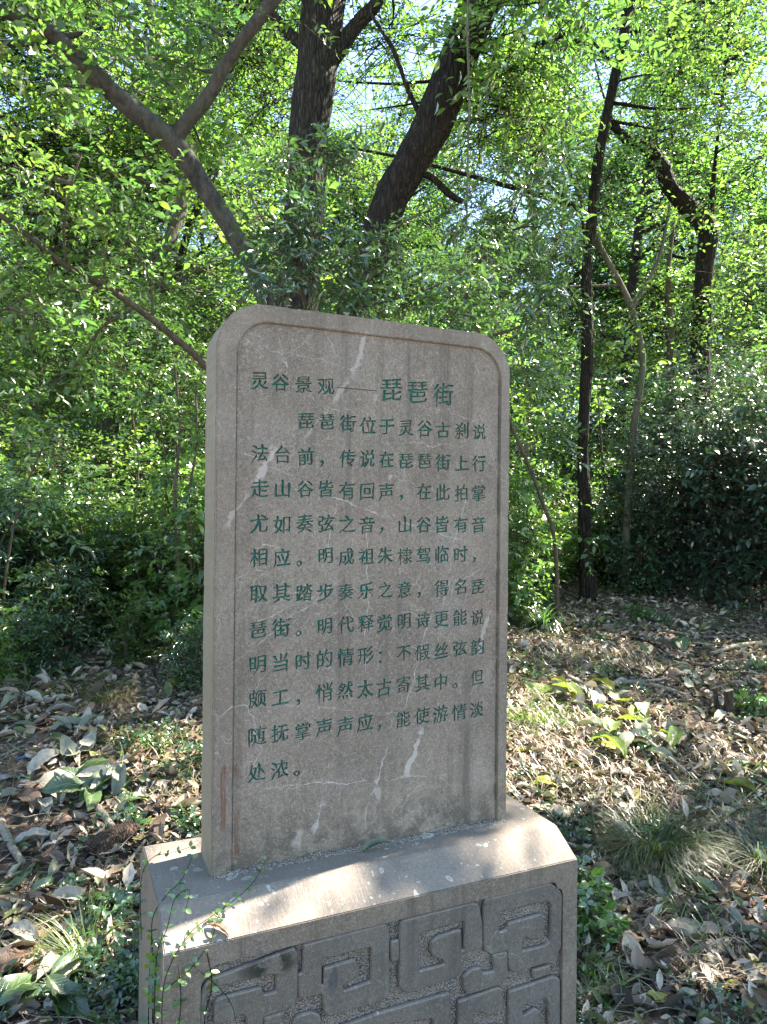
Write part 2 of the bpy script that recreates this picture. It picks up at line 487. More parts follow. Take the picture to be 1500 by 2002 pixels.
        c = q.mix(q.math('MULTIPLY', gm, .55), c, (.05, .048, .038))
        for xg, wg in ((IN0 + .0015, .0032), (IN1 - .002, .005)):
            gd = q.math('MULTIPLY', q.mapr(q.math('ABSOLUTE', q.math('SUBTRACT', X, xg)), wg, wg * .3), q.mapr(n2, .35, .6, .25, .8))
            c = q.mix(q.math('MULTIPLY', gd, q.mapr(Z, 1.30, 1.25)), c, (.05, .046, .038))
        # olive side face
        c = q.mix(q.math('MULTIPLY', q.mapr(sn.outputs[0], -.5, -.8), .5), c, (.20, .18, .115))
    # lichen dots on upward faces
    for sc, rad in ((26, .23), (46, .2), (15, .19)):
        vo = q.n('ShaderNodeTexVoronoi'); q.l(q.mapping(vsub.outputs[0], loc=(sc, 3, 2)), vo.inputs['Vector']); vo.inputs['Scale'].default_value = sc
        sc3 = q.n('ShaderNodeSeparateColor'); q.l(vo.outputs['Color'], sc3.inputs[0])
        pick = q.mapr(sc3.outputs[0], .42, .46)
        rr = q.math('MULTIPLY_ADD', sc3.outputs[1], rad * .8, rad * .35)
        disc = q.mapr(vo.outputs['Distance'], rr, q.math('MULTIPLY', rr, .8))
        ring = q.math('SUBTRACT', disc, q.mapr(vo.outputs['Distance'], q.math('MULTIPLY', rr, .7), q.math('MULTIPLY', rr, .45), 0, .6))
        mk = q.math('MULTIPLY', q.math('MULTIPLY', ring, pick), upm)
        c = q.mix(q.math('MULTIPLY', mk, .8), c, (.60, .61, .55))
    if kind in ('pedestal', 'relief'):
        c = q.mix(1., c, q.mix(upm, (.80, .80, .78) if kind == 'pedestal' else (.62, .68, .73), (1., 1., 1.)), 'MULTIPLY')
    if kind == 'relief':
        dx = q.math('MULTIPLY_ADD', q.math('SUBTRACT', X, .10), 14, 0); dz = q.math('MULTIPLY', q.math('SUBTRACT', Z, -.138), 30)
        rr_ = q.math('ADD', q.math('MULTIPLY', dx, dx), q.math('MULTIPLY', dz, dz))
        c = q.mix(q.math('MULTIPLY', q.mapr(rr_, 1.3, .1), q.mapr(n2, .42, .56)), c, (.02, .024, .014))
        dx = q.math('MULTIPLY', q.math('SUBTRACT', X, .248), 60); dz = q.math('MULTIPLY', q.math('SUBTRACT', Z, -.205), 26)
        rr_ = q.math('ADD', q.math('MULTIPLY', dx, dx), q.math('MULTIPLY', dz, dz))
        c = q.mix(q.math('MULTIPLY', q.mapr(rr_, 1.2, .3), q.mapr(n2, .38, .52, 0, .8)), c, (.05, .055, .06))
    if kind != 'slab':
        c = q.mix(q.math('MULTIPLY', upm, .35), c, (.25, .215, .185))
        mo = q.math('MULTIPLY', q.mapr(n1, .55, .7, 0, .45), q.math('SUBTRACT', 1, upm))
        c = q.mix(mo, c, (.125, .125, .08))
    b = q.n('ShaderNodeBsdfPrincipled'); q.l(c, b.inputs['Base Color'])
    b.inputs['Roughness'].default_value = .8; b.inputs['Specular IOR Level'].default_value = .3
    nb = q.bump(q.math('MULTIPLY_ADD', n3, .5, n2), .35, .004)
    if kind == 'pedestal':
        # comb-chisel strokes on the weathering slope
        wv, _ = q.noise(q.mapping(co, (130, 26, 26)), 1.0, 4, .7)
        nb = q.bump(q.math('MULTIPLY', q.math('MULTIPLY', wv, upm), q.mapr(n1, .35, .6, .3, 1)), .7, .005, nb)
    if kind == 'pebble':
        vo = q.n('ShaderNodeTexVoronoi'); q.l(co, vo.inputs['Vector']); vo.inputs['Scale'].default_value = 190
        nb = q.bump(vo.outputs['Distance'], 1.0, .012, nb)
    q.l(nb, b.inputs['Normal'])
    if kind == 'pebble':
        c2 = q.mix(q.mapr(vo.outputs['Distance'], .05, .6, .75, 0), c, (.55, .52, .46))
        q.l(c2, b.inputs['Base Color'])
    q.out(b.outputs[0])
    return m
IN0, IN1 = .048, .812
M['slab'] = stone_mat('weathered_limestone_slab', 'slab')
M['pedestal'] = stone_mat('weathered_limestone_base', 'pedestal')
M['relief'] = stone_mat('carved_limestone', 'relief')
M['pebble'] = stone_mat('pecked_limestone', 'pebble')
def paint_mat():
    m, nt = new_mat('green_letter_paint'); q = NT(nt)
    co = q.n('ShaderNodeTexCoord').outputs['Object']
    n1, _ = q.noise(co, 70, 4, .6); n2, _ = q.noise(co, 6, 3)
    c = q.mix(q.mapr(n1, .35, .7), (.004, .070, .056), (.015, .140, .108))
    c = q.mix(q.mapr(q.math('MULTIPLY_ADD', n1, .5, q.math('MULTIPLY', n2, .6)), .66, .76, 0, .45), c, (.12, .125, .105))
    b = q.n('ShaderNodeBsdfPrincipled'); q.l(c, b.inputs['Base Color']); b.inputs['Roughness'].default_value = .7
    b.inputs['Specular IOR Level'].default_value = .25
    q.l(q.bump(n1, .5, .002), b.inputs['Normal'])
    q.out(b.outputs[0]); return m
M['paint'] = paint_mat()

# ================================================================== GROUND
def axis(lo, hi, flo, fhi, fine, grow=1.16):
    a = list(np.arange(flo, fhi + 1e-6, fine))
    s = fine
    while a[-1] < hi: s *= grow; a.append(a[-1] + s)
    s = fine
    while a[0] > lo: s *= grow; a.insert(0, a[0] - s)
    return np.array(a)
xs = axis(-90, 90, -2.6, 3.2, .03); ys = axis(-30, 110, 1.4, 7.2, .03)
XX, YY = np.meshgrid(xs, ys)
ZZ = gz(XX, YY)
fine_bump = np.random.default_rng(3).normal(0, .008, XX.shape) * ((np.abs(XX) < 3.2) & (YY < 7.3) & (YY > 1.3))
VV = np.stack([XX, YY, ZZ + fine_bump], -1).reshape(-1, 3)
ny, nx = XX.shape
ii = (np.arange(ny - 1)[:, None] * nx + np.arange(nx - 1)[None])
FF = np.stack([ii, ii + 1, ii + nx + 1, ii + nx], -1).reshape(-1, 4)
go = link_mesh('forest_floor', np_mesh('forest_floor', VV, [FF]), M['soil'])
tag(go, None, None, None, 'structure')

# ================================================================== MONUMENT
YAW = .4243
OX, OY, OZ = -.405, 1.7493, CAM_Z - .8802
W_, H_, T_ = .8432, 1.40, .149
OL, OR_, FFD, BB, CD, CH = .1335, .1178, .0793, .0922, .0916, .0575
Ev = np.array([math.cos(YAW), math.sin(YAW), 0]); Nv = np.array([-math.sin(YAW), math.cos(YAW), 0]); Ov = np.array([OX, OY, OZ])
def loc2world(a, n, h): return Ov + Ev * a + Nv * n + np.array([0, 0, h])
def on_plane(u, v, n0):
    d = ray(u, v); c0 = np.array([0, 0, CAM_Z]); P0 = Ov + Nv * n0
    t = ((P0 - c0) @ Nv) / (d @ Nv)
    p = c0 + d * t - Ov
    return (p @ Ev, p[2])
monument = empty('stone_monument', (OX, OY, OZ), YAW)
tag(monument, 'grey inscribed stone stele with rounded top corners standing on a carved scroll-patterned stone base', 'monument')

def prism(name, outline, y0, y1, mat, parent, bevel=.0, seg=2):
    """outline in (x,z), extruded in y from y0 (front) to y1"""
    bm = bmesh.new()
    a = [bm.verts.new((x, y0, z)) for x, z in outline]
    b = [bm.verts.new((x, y1, z)) for x, z in outline]
    f = bm.faces.new(a); bm.faces.new(list(reversed(b)))
    n = len(a)
    for i in range(n): bm.faces.new((a[(i + 1) % n], a[i], b[i], b[(i + 1) % n]))
    bmesh.ops.recalc_face_normals(bm, faces=bm.faces)
    if bevel:
        es = [e for e in bm.edges if abs(e.verts[0].co.y - e.verts[1].co.y) < 1e-6]
        bmesh.ops.bevel(bm, geom=es, offset=bevel, segments=seg, affect='EDGES', clamp_overlap=True)
    bmesh.ops.triangulate(bm, faces=[f for f in bm.faces if len(f.verts) > 4])
    me = bpy.data.meshes.new(name); bm.to_mesh(me); bm.free()
    return link_mesh(name, me, mat, parent)

def arc(cx, cz, r, a0, a1, n=14):
    return [(cx + r * math.cos(R(a0 + (a1 - a0) * i / n)), cz + r * math.sin(R(a0 + (a1 - a0) * i / n))) for i in range(n + 1)]
def arch(x0, x1, zb, zt, r):
    return [(x0, zb)] + arc(x0 + r, zt - r, r, 180, 90) + arc(x1 - r, zt - r, r, 90, 0) + [(x1, zb)]
RC = .115
outer = arch(0, W_, -.02, H_, RC)
def nick(poly, step, g):
    out = []
    P_ = [np.array(p) for p in poly]
    for k in range(len(P_) - 1):
        d = P_[k + 1] - P_[k]; L_ = np.linalg.norm(d); m_ = max(1, int(L_ / step)); nn = np.array([d[1], -d[0]]) / L_
        for j in range(m_):
            off = 0 if (k == 0 and j == 0) else g.normal(0, .0005) + (g.uniform(.001, .003) if g.uniform() < .05 else 0)
            out.append(tuple(P_[k] + d * j / m_ + nn * off))
    out.append(tuple(P_[-1]))
    return out
outer = nick(outer, .013, np.random.default_rng(5))
slab = prism('slab', outer, .0125, T_, M['slab'], monument, .004)
IN0, IN1, INT, RI = .048, .812, 1.357, .085
inner = arch(IN0, IN1, -.02, INT, RI)
prism('raised_border', outer + list(reversed(inner)), 0, .0125, M['slab'], monument, .0022)

def mortar():
    g = np.random.default_rng(17)
    n_ = 90
    a_ = np.linspace(.004, W_ - .004, n_)
    h_ = .004 + .004 * np.abs(g.normal(0, 1, n_)); d_ = .006 + .005 * np.abs(g.normal(0, 1, n_))
    V = np.concatenate([np.stack([a_, np.full(n_, .006), h_ + .001], -1), np.stack([a_, -d_ * .4, h_ * .8], -1), np.stack([a_, -d_, np.full(n_, -.001)], -1)])
    i_ = np.arange(n_ - 1)
    return np_mesh('mortar_joint', V, [np.vstack([np.stack([i_ + k * n_, i_ + 1 + k * n_, i_ + 1 + (k + 1) * n_, i_ + (k + 1) * n_], -1) for k in (0, 1)])])
link_mesh('mortar_joint', mortar(), M['pebble'], monument)
# the inscription: letters cut through a thin face plate, painted floors below
COLS = [.109, .168, .228, .285, .343, .400, .455, .513, .570, .628, .688, .745]
ROWS = [1.119, 1.029, .944, .856, .771, .680, .592, .506, .419, .328, .238]
TXT = ['   琵琶街位于灵谷古刹说'[1:], '法台前，传说在琵琶街上行', '走山谷皆有回声，在此拍掌', '尤如奏弦之音，山谷皆有音', '相应。明成祖朱棣驾临时，',
       '取其踏步奏乐之意，得名琵', '琶街。明代释觉明诗更能说', '明当时的情形：不假丝弦韵', '颇工，悄然太古寄其中。但', '随抚掌声声应，能使游情淡', '处浓。']
chars = []      # (char, x, z, size, line index)
for ch, x, s in zip('灵谷景观', (.107, .160, .220, .282), (.047,) * 4): chars.append((ch, x, 1.211, s, 0))
for ch, x in zip('琵琶街', (.469, .547, .627)): chars.append((ch, x, 1.217, .067, 0))
for r_, (t, z) in enumerate(zip(TXT, ROWS)):
    for k, ch in enumerate(t):
        if ch != ' ':
            chars.append((ch, COLS[k], z + random.uniform(-.002, .002), .0475 * random.uniform(.96, 1.05), r_ + 1))
dg = bpy.context.evaluated_depsgraph_get()
glyph_cache = {}
def glyph(ch):
    if ch not in glyph_cache:
        cu = bpy.data.curves.new('glyph', 'FONT'); cu.body = ch; cu.size = 1
        o = bpy.data.objects.new('glyph', cu); COL.objects.link(o)
        bpy.context.view_layer.update()
        cc = o.to_curve(bpy.context.evaluated_depsgraph_get())
        sp = [[(tuple(p.handle_left), tuple(p.co), tuple(p.handle_right)) for p in s.bezier_points] for s in cc.splines]
        o.to_curve_clear()
        COL.objects.unlink(o); bpy.data.objects.remove(o); bpy.data.curves.remove(cu)
        glyph_cache[ch] = sp
    return glyph_cache[ch]

PUNCT = '，。：'
def brush(k, sgn):
    # give the blunt ends of strokes the slant, flare or point a brush would leave
    n = len(k)
    co = [np.array(p[1][:2]) for p in k]
    mv = [np.zeros(2) for _ in k]
    for i in range(n):
        j = (i + 1) % n
        e_ = co[j] - co[i]; ln = np.linalg.norm(e_)
        if ln > .105 or ln < .035: continue
        a_in = co[i] - np.array(k[i][0][:2]); b_out = np.array(k[j][2][:2]) - co[j]
        if np.linalg.norm(a_in) < 1e-4: a_in = co[i] - co[i - 1]
        if np.linalg.norm(b_out) < 1e-4: b_out = co[(j + 1) % n] - co[j]
        a_in = a_in / max(np.linalg.norm(a_in), 1e-6); b_out = b_out / max(np.linalg.norm(b_out), 1e-6)
        if a_in @ b_out > -.6: continue
        if (a_in[0] * e_[1] - a_in[1] * e_[0]) * sgn < 0: continue
        o = a_in - b_out; o = o / np.linalg.norm(o)
        md = (co[i] + co[j]) / 2
        for q_ in (i, j):
            side = co[q_] - md
            if o[0] > .8: mv[q_] += side * .45 + o * (.035 if side[1] > 0 else -.01) + np.array([0, -.012])
            elif o[0] < -.8: mv[q_] += o * (.035 if side[1] > 0 else -.02) + side * .15
            elif o[1] > .75: mv[q_] += o * (.035 if side[0] < 0 else -.012) + side * .25
            elif o[1] < -.85: mv[q_] += o * .02 - side * .45
            elif o[0] < 0: mv[q_] += o * .045 - side * .8
            else: mv[q_] += side * .35 + o * (.04 if side[1] < 0 else -.01)
    return [tuple(tuple(np.array(h[:2]) + mv[i]) for h in p) for i, p in enumerate(k)]
def place_glyph(ch, x, z, s, g):
    sp = glyph(ch)
    P = np.array([p[1][:2] for k in sp for p in k])
    lo, hi = P.min(0), P.max(0)
    c = np.array([.5, .38]) if ch in PUNCT else (lo + hi) / 2
    ph = g.uniform(0, 6.28, 4)
    res = []
    def area(k):
        l = np.array([p[1][:2] for p in k])
        return .5 * np.sum(l[:, 0] * np.roll(l[:, 1], -1) - np.roll(l[:, 0], -1) * l[:, 1])
    ars = [area(k) for k in sp]
    sgn = np.sign(ars[int(np.argmax(np.abs(ars)))])
    for k in [brush(k, sgn) for k in sp] if ch not in PUNCT + '琵琶奏掌意寄' else sp:
        kk = []
        for tri in k:
            tt = []
            for h in tri:
                q = np.array(h[:2]) - c
                # brush habit: strokes rise to the right, swell along their length
                wx = .010 * math.sin(q[1] * 9 + ph[0]) + .007 * math.sin(q[0] * 15 + ph[1])
                wy = .105 * q[0] + .010 * math.sin(q[0] * 8 + ph[2]) + .006 * math.sin(q[1] * 17 + ph[3])
                tt.append((x + s * (q[0] * .98 + wx), z + s * (q[1] + wy)))
            jx, jy = g.normal(0, .008, 2) * s
            tt = [(a + jx, b + jy) for a, b in tt]
            kk.append(tt)
        res.append(kk)
    return res

def add_bez(cu, tri_list):
    s = cu.splines.new('BEZIER'); s.bezier_points.add(len(tri_list) - 1)
    for p, (a, b, c) in zip(s.bezier_points, tri_list):
        p.handle_left_type = p.handle_right_type = 'FREE'
        p.handle_left = (*a, 0); p.co = (*b, 0); p.handle_right = (*c, 0)
    s.use_cyclic_u = True
    s.resolution_u = 3
def add_poly(cu, pts):
    s = cu.splines.new('POLY'); s.points.add(len(pts) - 1)
    for p, q in zip(s.points, pts): p.co = (q[0], q[1], 0, 1)
    s.use_cyclic_u = True
def curve2d(name, extr=0., bev=0., res=1):
    cu = bpy.data.curves.new(name, 'CURVE'); cu.dimensions = '2D'; cu.fill_mode = 'BOTH'
    cu.extrude = extr; cu.bevel_depth = bev; cu.bevel_resolution = res; cu.resolution_u = 3
    return cu
def curve_obj(name, cu, y, mat, parent, material_smooth=False):
    o = bpy.data.objects.new(name, cu); COL.objects.link(o)
    bpy.context.view_layer.update()
    dg = bpy.context.evaluated_depsgraph_get()
    me = bpy.data.meshes.new_from_object(o.evaluated_get(dg))
    COL.objects.unlink(o); bpy.data.objects.remove(o); bpy.data.curves.remove(cu)
    me.transform(Matrix(((1, 0, 0, 0), (0, 0, -1, y), (0, 1, 0, 0), (0, 0, 0, 1))))
    me.name = name
    return link_mesh(name, me, mat, parent)

g = np.random.default_rng(11)
placed = [(line, place_glyph(ch, x, z, s, g)) for ch, x, z, s, line in chars]
# the long dash of the title
dash = [[((.312, 1.2125), (.312, 1.2125), (.312, 1.2125)), ((.423, 1.2125),) * 3, ((.423, 1.2105),) * 3, ((.312, 1.2105),) * 3]]
placed.append((0, dash))
from mathutils.geometry import delaunay_2d_cdt
def flat_loop(k):
    """sample one closed bezier contour"""
    out = []
    n = len(k)
    for i in range(n):
        p0, h0 = np.array(k[i][1]), np.array(k[i][2]); h1, p1 = np.array(k[(i + 1) % n][0]), np.array(k[(i + 1) % n][1])
        straight = abs(np.cross(h0 - p0, p1 - p0)) < 1e-9 and abs(np.cross(h1 - p1, p1 - p0)) < 1e-9
        m_ = 1 if straight or np.linalg.norm(p1 - p0) < .0015 else 4
        for j in range(m_):
            t = j / m_
            out.append((1 - t) ** 3 * p0 + 3 * (1 - t) ** 2 * t * h0 + 3 * (1 - t) * t * t * h1 + t ** 3 * p1)
    res = [out[0]]
    for p in out[1:]:
        if np.linalg.norm(p - res[-1]) > 1e-5: res.append(p)
    if len(res) > 1 and np.linalg.norm(res[0] - res[-1]) < 1e-5: res.pop()
    return np.array(res)
def swell(loops, g, amt=1.):
    ar = [.5 * np.sum(l[:, 0] * np.roll(l[:, 1], -1) - np.roll(l[:, 0], -1) * l[:, 1]) for l in loops]
    sg_ = np.sign(ar[int(np.argmax(np.abs(ar)))])
    out = []
    for l in loops:
        d = nrm(l - np.roll(l, 1, 0)) + nrm(np.roll(l, -1, 0) - l)
        d = nrm(d)
        nn = np.stack([d[:, 1], -d[:, 0]], -1) * sg_
        k = .75 + .55 * np.sin(l[:, 0] * 260 + l[:, 1] * 190 + g.uniform(0, 6)) + g.normal(0, .25, len(l))
        out.append(l + nn * np.array([.00125, .00010]) * amt * np.clip(k, 0, 1.5)[:, None])
    return out
Y_FACE, Y_INK = .0080, .0121
pv, pf = [], []
iv = [[] for _ in range(12)]; jf = [[] for _ in range(12)]
def cell(poly, loops, line):
    pts = [tuple(p) for p in poly]; edges = [(i, (i + 1) % len(poly)) for i in range(len(poly))]
    for lp_ in loops:
        o = len(pts); pts += [tuple(p) for p in lp_]; m_ = len(lp_)
        edges += [(o + i, o + (i + 1) % m_) for i in range(m_)]
    vs, es, fs, ov, oe, of = delaunay_2d_cdt([Vector(p) for p in pts], edges, [list(range(len(poly)))], 1, 1e-7)
    vs = np.array([v[:] for v in vs])
    if loops:
        cen = np.array([vs[list(f)].mean(0) for f in fs])
        wind = np.zeros(len(cen))
        for lp_ in loops:
            A, B = lp_, np.roll(lp_, -1, 0)
            for q0, q1 in zip(A, B):
                up_ = (q0[1] <= cen[:, 1]) & (q1[1] > cen[:, 1]); dn_ = (q0[1] > cen[:, 1]) & (q1[1] <= cen[:, 1])
                cr = (q1[0] - q0[0]) * (cen[:, 1] - q0[1]) - (cen[:, 0] - q0[0]) * (q1[1] - q0[1])
                wind += (up_ & (cr > 0)) * 1. - (dn_ & (cr < 0)) * 1.
        inside = np.abs(wind) > .5
    else: inside = np.zeros(len(fs), bool)
    o = len(pv)
    pv.extend([(v[0], Y_FACE, v[1]) for v in vs])
    pf.extend([[o + i for i in f] for f, k in zip(fs, inside) if not k])
    if line is None: return
    inkf = [f for f, k in zip(fs, inside) if k]
    o2 = len(iv[line])
    iv[line].extend([(v[0], Y_INK, v[1]) for v in vs])
    jf[line].extend([[o2 + i for i in f] for f in inkf])
    # stone walls of the cut
    cnt = {}
    for f in inkf:
        for i in range(len(f)):
            e_2 = (f[i], f[(i + 1) % len(f)])
            cnt[tuple(sorted(e_2))] = cnt.get(tuple(sorted(e_2)), 0) + 1
    o = len(pv)
    pv.extend([(v[0], Y_INK + .0006, v[1]) for v in vs]); 
    for (i, j), c_ in cnt.items():
        if c_ == 1: pf.append([o - len(vs) + i, o - len(vs) + j, o + j, o + i])
zb = [1.265, 1.168] + [(ROWS[i] + ROWS[i + 1]) / 2 for i in range(10)] + [.19]
cell([p for p in [(IN0, zb[0])] + inner[1:-1] + [(IN1, zb[0])]], [], None)
cell([(IN0, -.015), (IN1, -.015), (IN1, zb[-1]), (IN0, zb[-1])], [], None)
for line in range(12):
    row = [swell([flat_loop(k) for k in sp], g, .25 if sum(len(k) for k in sp) > 70 else 1.) for ln, sp in placed if ln == line]
    row.sort(key=lambda L_: min(l[:, 0].min() for l in L_))
    bounds = [IN0]
    for A, B in zip(row[:-1], row[1:]):
        bounds.append((max(l[:, 0].max() for l in A) + min(l[:, 0].min() for l in B)) / 2)
    bounds.append(IN1)
    for k, L_ in enumerate(row):
        cell([(bounds[k], zb[line + 1]), (bounds[k + 1], zb[line + 1]), (bounds[k + 1], zb[line]), (bounds[k], zb[line])], L_, line)
def pl_mesh(name, V, Fs):
    used = sorted({i for f in Fs for i in f}); mp = {k: i for i, k in enumerate(used)}
    me = bpy.data.meshes.new(name); me.from_pydata([V[i] for i in used], [], [[mp[i] for i in f] for f in Fs]); me.update()
    return me
panel = link_mesh('inscribed_panel', pl_mesh('inscribed_panel', pv, pf), M['slab'], monument)
for k in range(12):
    link_mesh('inscription_line', pl_mesh('inscription_line', iv[k], jf[k]), M['paint'], panel)

# pedestal ---------------------------------------------------------------
PB = -.66          # foot of the base below its top (just under the soil)
FN = -FFD - CD     # plane of the front face
REC = .016
def pedestal_body():
    bm = bmesh.new()
    x0, x1 = -OL, W_ + OR_
    prof = [(FN + REC, PB - .1), (FN + REC, -CH - .0), (FN, -CH), (-FFD, 0), (T_ + BB, 0), (T_ + BB + .06, -.045), (T_ + BB + .06, PB - .1)]
    a = [bm.verts.new((x0, y, z)) for y, z in prof]; b = [bm.verts.new((x1, y, z)) for y, z in prof]
    bm.faces.new(a); bm.faces.new(list(reversed(b)))
    n = len(prof)
    for i in range(n): bm.faces.new((a[(i + 1) % n], a[i], b[i], b[(i + 1) % n]))
    bmesh.ops.recalc_face_normals(bm, faces=bm.faces)
    es = [e for e in bm.edges if max(v.co.z for v in e.verts) > -.1 and not (abs(e.verts[0].co.y - FN - REC) < 1e-5 and abs(e.verts[1].co.y - FN - REC) < 1e-5)]
    es = [e for e in es if min(v.co.z for v in e.verts) > -.1 and not any(abs(v.co.y - FN - REC) < 1e-5 for v in e.verts)]
    bmesh.ops.bevel(bm, geom=es, offset=.003, segments=2, affect='EDGES', clamp_overlap=True)
    me = bpy.data.meshes.new('pedestal'); bm.to_mesh(me); bm.free()
    return link_mesh('pedestal', me, M['pedestal'], monument)
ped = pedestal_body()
FX0, FX1, FZ0, FZ1 = -.055, .914, -.60, -.104
def notch(cx, cz, sx, sz, r=.020):
    """stepped corner: two quarter rounds"""
    return [(cx, cz - sz * 2 * r), (cx - sx * .3 * r, cz - sz * 1.3 * r), (cx - sx * 1. * r, cz - sz * 1. * r), (cx - sx * 1.1 * r, cz - sz * .5 * r), (cx - sx * 1.5 * r, cz - sz * .1 * r), (cx - sx * 2 * r, cz)]
inn = notch(FX1, FZ1, 1, 1) + list(reversed(notch(FX0, FZ1, -1, 1))) + notch(FX0, FZ0, -1, -1) + list(reversed(notch(FX1, FZ0, 1, -1)))
fr = curve2d('frame', REC / 2)
add_poly(fr, [(-OL, PB - .1), (W_ + OR_, PB - .1), (W_ + OR_, -CH - .0005), (-OL, -CH - .0005)])
add_poly(fr, inn)
frame = curve_obj('frame', fr, FN + REC / 2, M['pedestal'], ped)
# pecked floor of the sunk panel
fl = curve2d('floor'); add_poly(fl, [(FX0 - .003, FZ0 - .003), (FX1 + .003, FZ0 - .003), (FX1 + .003, FZ1 + .003), (FX0 - .003, FZ1 + .003)])
curve_obj('sunk_ground', fl, FN + REC - .0012, M['pebble'], ped)

Z5 = lambda x, y: on_plane(370 + x / 3.75, 1740 + y / 3.75, FN + .004)
Z6 = lambda x, y: on_plane(740 + x / 3.75, 1700 + y / 3.75, FN + .004)
def P5(*a): return [Z5(a[i], a[i + 1]) for i in range(0, len(a), 2)]
def P6(*a): return [Z6(a[i], a[i + 1]) for i in range(0, len(a), 2)]
XL = lambda x, y: (x, y)
shapes = []
shapes.append([P6(780, 218, 1262, 100, 1295, 125, 1335, 158, 1346, 200, 1338, 570, 1310, 615, 1292, 662, 1010, 752, 968, 745, 950, 705, 948, 592, 830, 622, 792, 606, 772, 575, 768, 300),
               P6(885, 310, 1235, 228, 1262, 250, 1266, 290, 1258, 520, 1225, 555, 1055, 600, 1052, 500, 1085, 492, 1115, 518, 1190, 500, 1210, 470, 1208, 345, 1190, 325, 948, 395, 942, 440, 880, 460)])
shapes.append([P6(180, 372, 700, 242, 732, 255, 750, 320, 762, 400, 763, 572, 625, 616, 604, 612, 600, 755, 583, 785, 225, 905, 178, 898, 152, 860, 156, 420),
               P6(295, 470, 628, 375, 627, 585, 610, 592, 606, 445, 590, 440, 440, 490, 388, 530, 374, 590, 405, 640, 468, 655, 492, 692, 298, 745)])
shapes.append([P5(838, 402, 1435, 248, 1466, 290, 1468, 760, 1435, 802, 1042, 926, 1002, 914, 984, 872, 978, 760, 840, 790, 800, 782, 796, 620, 830, 608),
               P5(972, 505, 1335, 415, 1330, 672, 1128, 742, 1128, 690, 1195, 670, 1242, 620, 1245, 555, 1212, 508, 988, 575, 985, 700, 970, 690)])
shapes.append([P5(118, 690, 165, 650, 770, 425, 796, 470, 795, 790, 760, 850, 700, 880, 545, 928, 540, 1100, 480, 1160, 180, 1240, 110, 1230, 70, 1160, 85, 760),
               P5(128, 770, 165, 715, 632, 610, 640, 745, 548, 772, 530, 712, 210, 795, 180, 840, 178, 990, 320, 960, 385, 905, 420, 925, 415, 1030, 160, 1110, 130, 1080)])
shapes.append([P6(838, 622, 944, 600, 948, 790, 905, 838, 650, 920, 622, 868, 622, 790, 680, 730, 745, 716, 768, 760, 850, 745)])
shapes.append([P6(585, 968, 880, 862, 912, 882, 915, 1005, 880, 1050, 805, 1070, 752, 1040, 690, 1050, 692, 1180, 860, 1140, 905, 1160, 905, 1290, 600, 1390, 580, 1350)])
shapes.append([P6(955, 895, 1285, 782, 1330, 802, 1330, 1420, 985, 1530, 950, 1490), P6(1050, 1000, 1225, 940, 1245, 965, 1245, 1330, 1050, 1390, 1050, 1260, 1110, 1240, 1160, 1270, 1190, 1230, 1190, 1050, 1150, 1015, 1060, 1075)])
shapes.append([P6(0, 1052, 520, 902, 532, 1000, 512, 1300, 480, 1340, 90, 1460, -60, 1480, -330, 1560, -350, 1180), P6(80, 1130, 400, 1090, 405, 1220, 330, 1270, 110, 1320, 60, 1300)])
shapes.append([P6(88, 530, 150, 512, 150, 662, 92, 682)])
shapes.append([P6(1132, 738, 1255, 702, 1268, 760, 1135, 808)])
shapes.append([P5(542, 936, 700, 895, 700, 960, 545, 1000)])
shapes.append([P5(760, 980, 800, 920, 900, 895, 960, 920, 975, 990, 970, 1110, 780, 1170, 750, 1120)])
# lower courses of the pattern, down to the foot
for k in range(5):
    x = FX0 + .10 + k * .19
    z = -.50 if k < 4 else -.545
    if k < 3: shapes.append([[(x, z + .05), (x + .13, z + .05), (x + .13, z - .07), (x, z - .07)], [(x + .035, z + .02), (x + .10, z + .02), (x + .10, z - .04), (x + .035, z - .04)]])
def rounded(poly, r=.006):
    out = []
    n = len(poly)
    for i in range(n):
        p0, p1, p2 = np.array(poly[i - 1]), np.array(poly[i]), np.array(poly[(i + 1) % n])
        d0, d1 = p0 - p1, p2 - p1
        l0, l1 = np.linalg.norm(d0), np.linalg.norm(d1)
        a = min(r, l0 * .4, l1 * .4)
        A, B = p1 + d0 / l0 * a, p1 + d1 / l1 * a
        for t in (0, .5, 1): out.append(tuple((1 - t) ** 2 * A + 2 * t * (1 - t) * p1 + t * t * B))
    return out
def inset(poly, d):
    l = np.array(poly)
    ar = .5 * np.sum(l[:, 0] * np.roll(l[:, 1], -1) - np.roll(l[:, 0], -1) * l[:, 1])
    t = nrm(nrm(l - np.roll(l, 1, 0)) + nrm(np.roll(l, -1, 0) - l))
    nn = np.stack([-t[:, 1], t[:, 0]], -1) * np.sign(ar)
    return [tuple(p) for p in l + nn * d]
for sh in shapes:
    cu = curve2d('scroll', .0048, .0032, 0)
    for ip, poly in enumerate(sh): add_poly(cu, inset(rounded(poly), (.0026 if ip == 0 else -.0026)))
    curve_obj('scroll_relief', cu, FN + REC - .0066, M['relief'], ped)

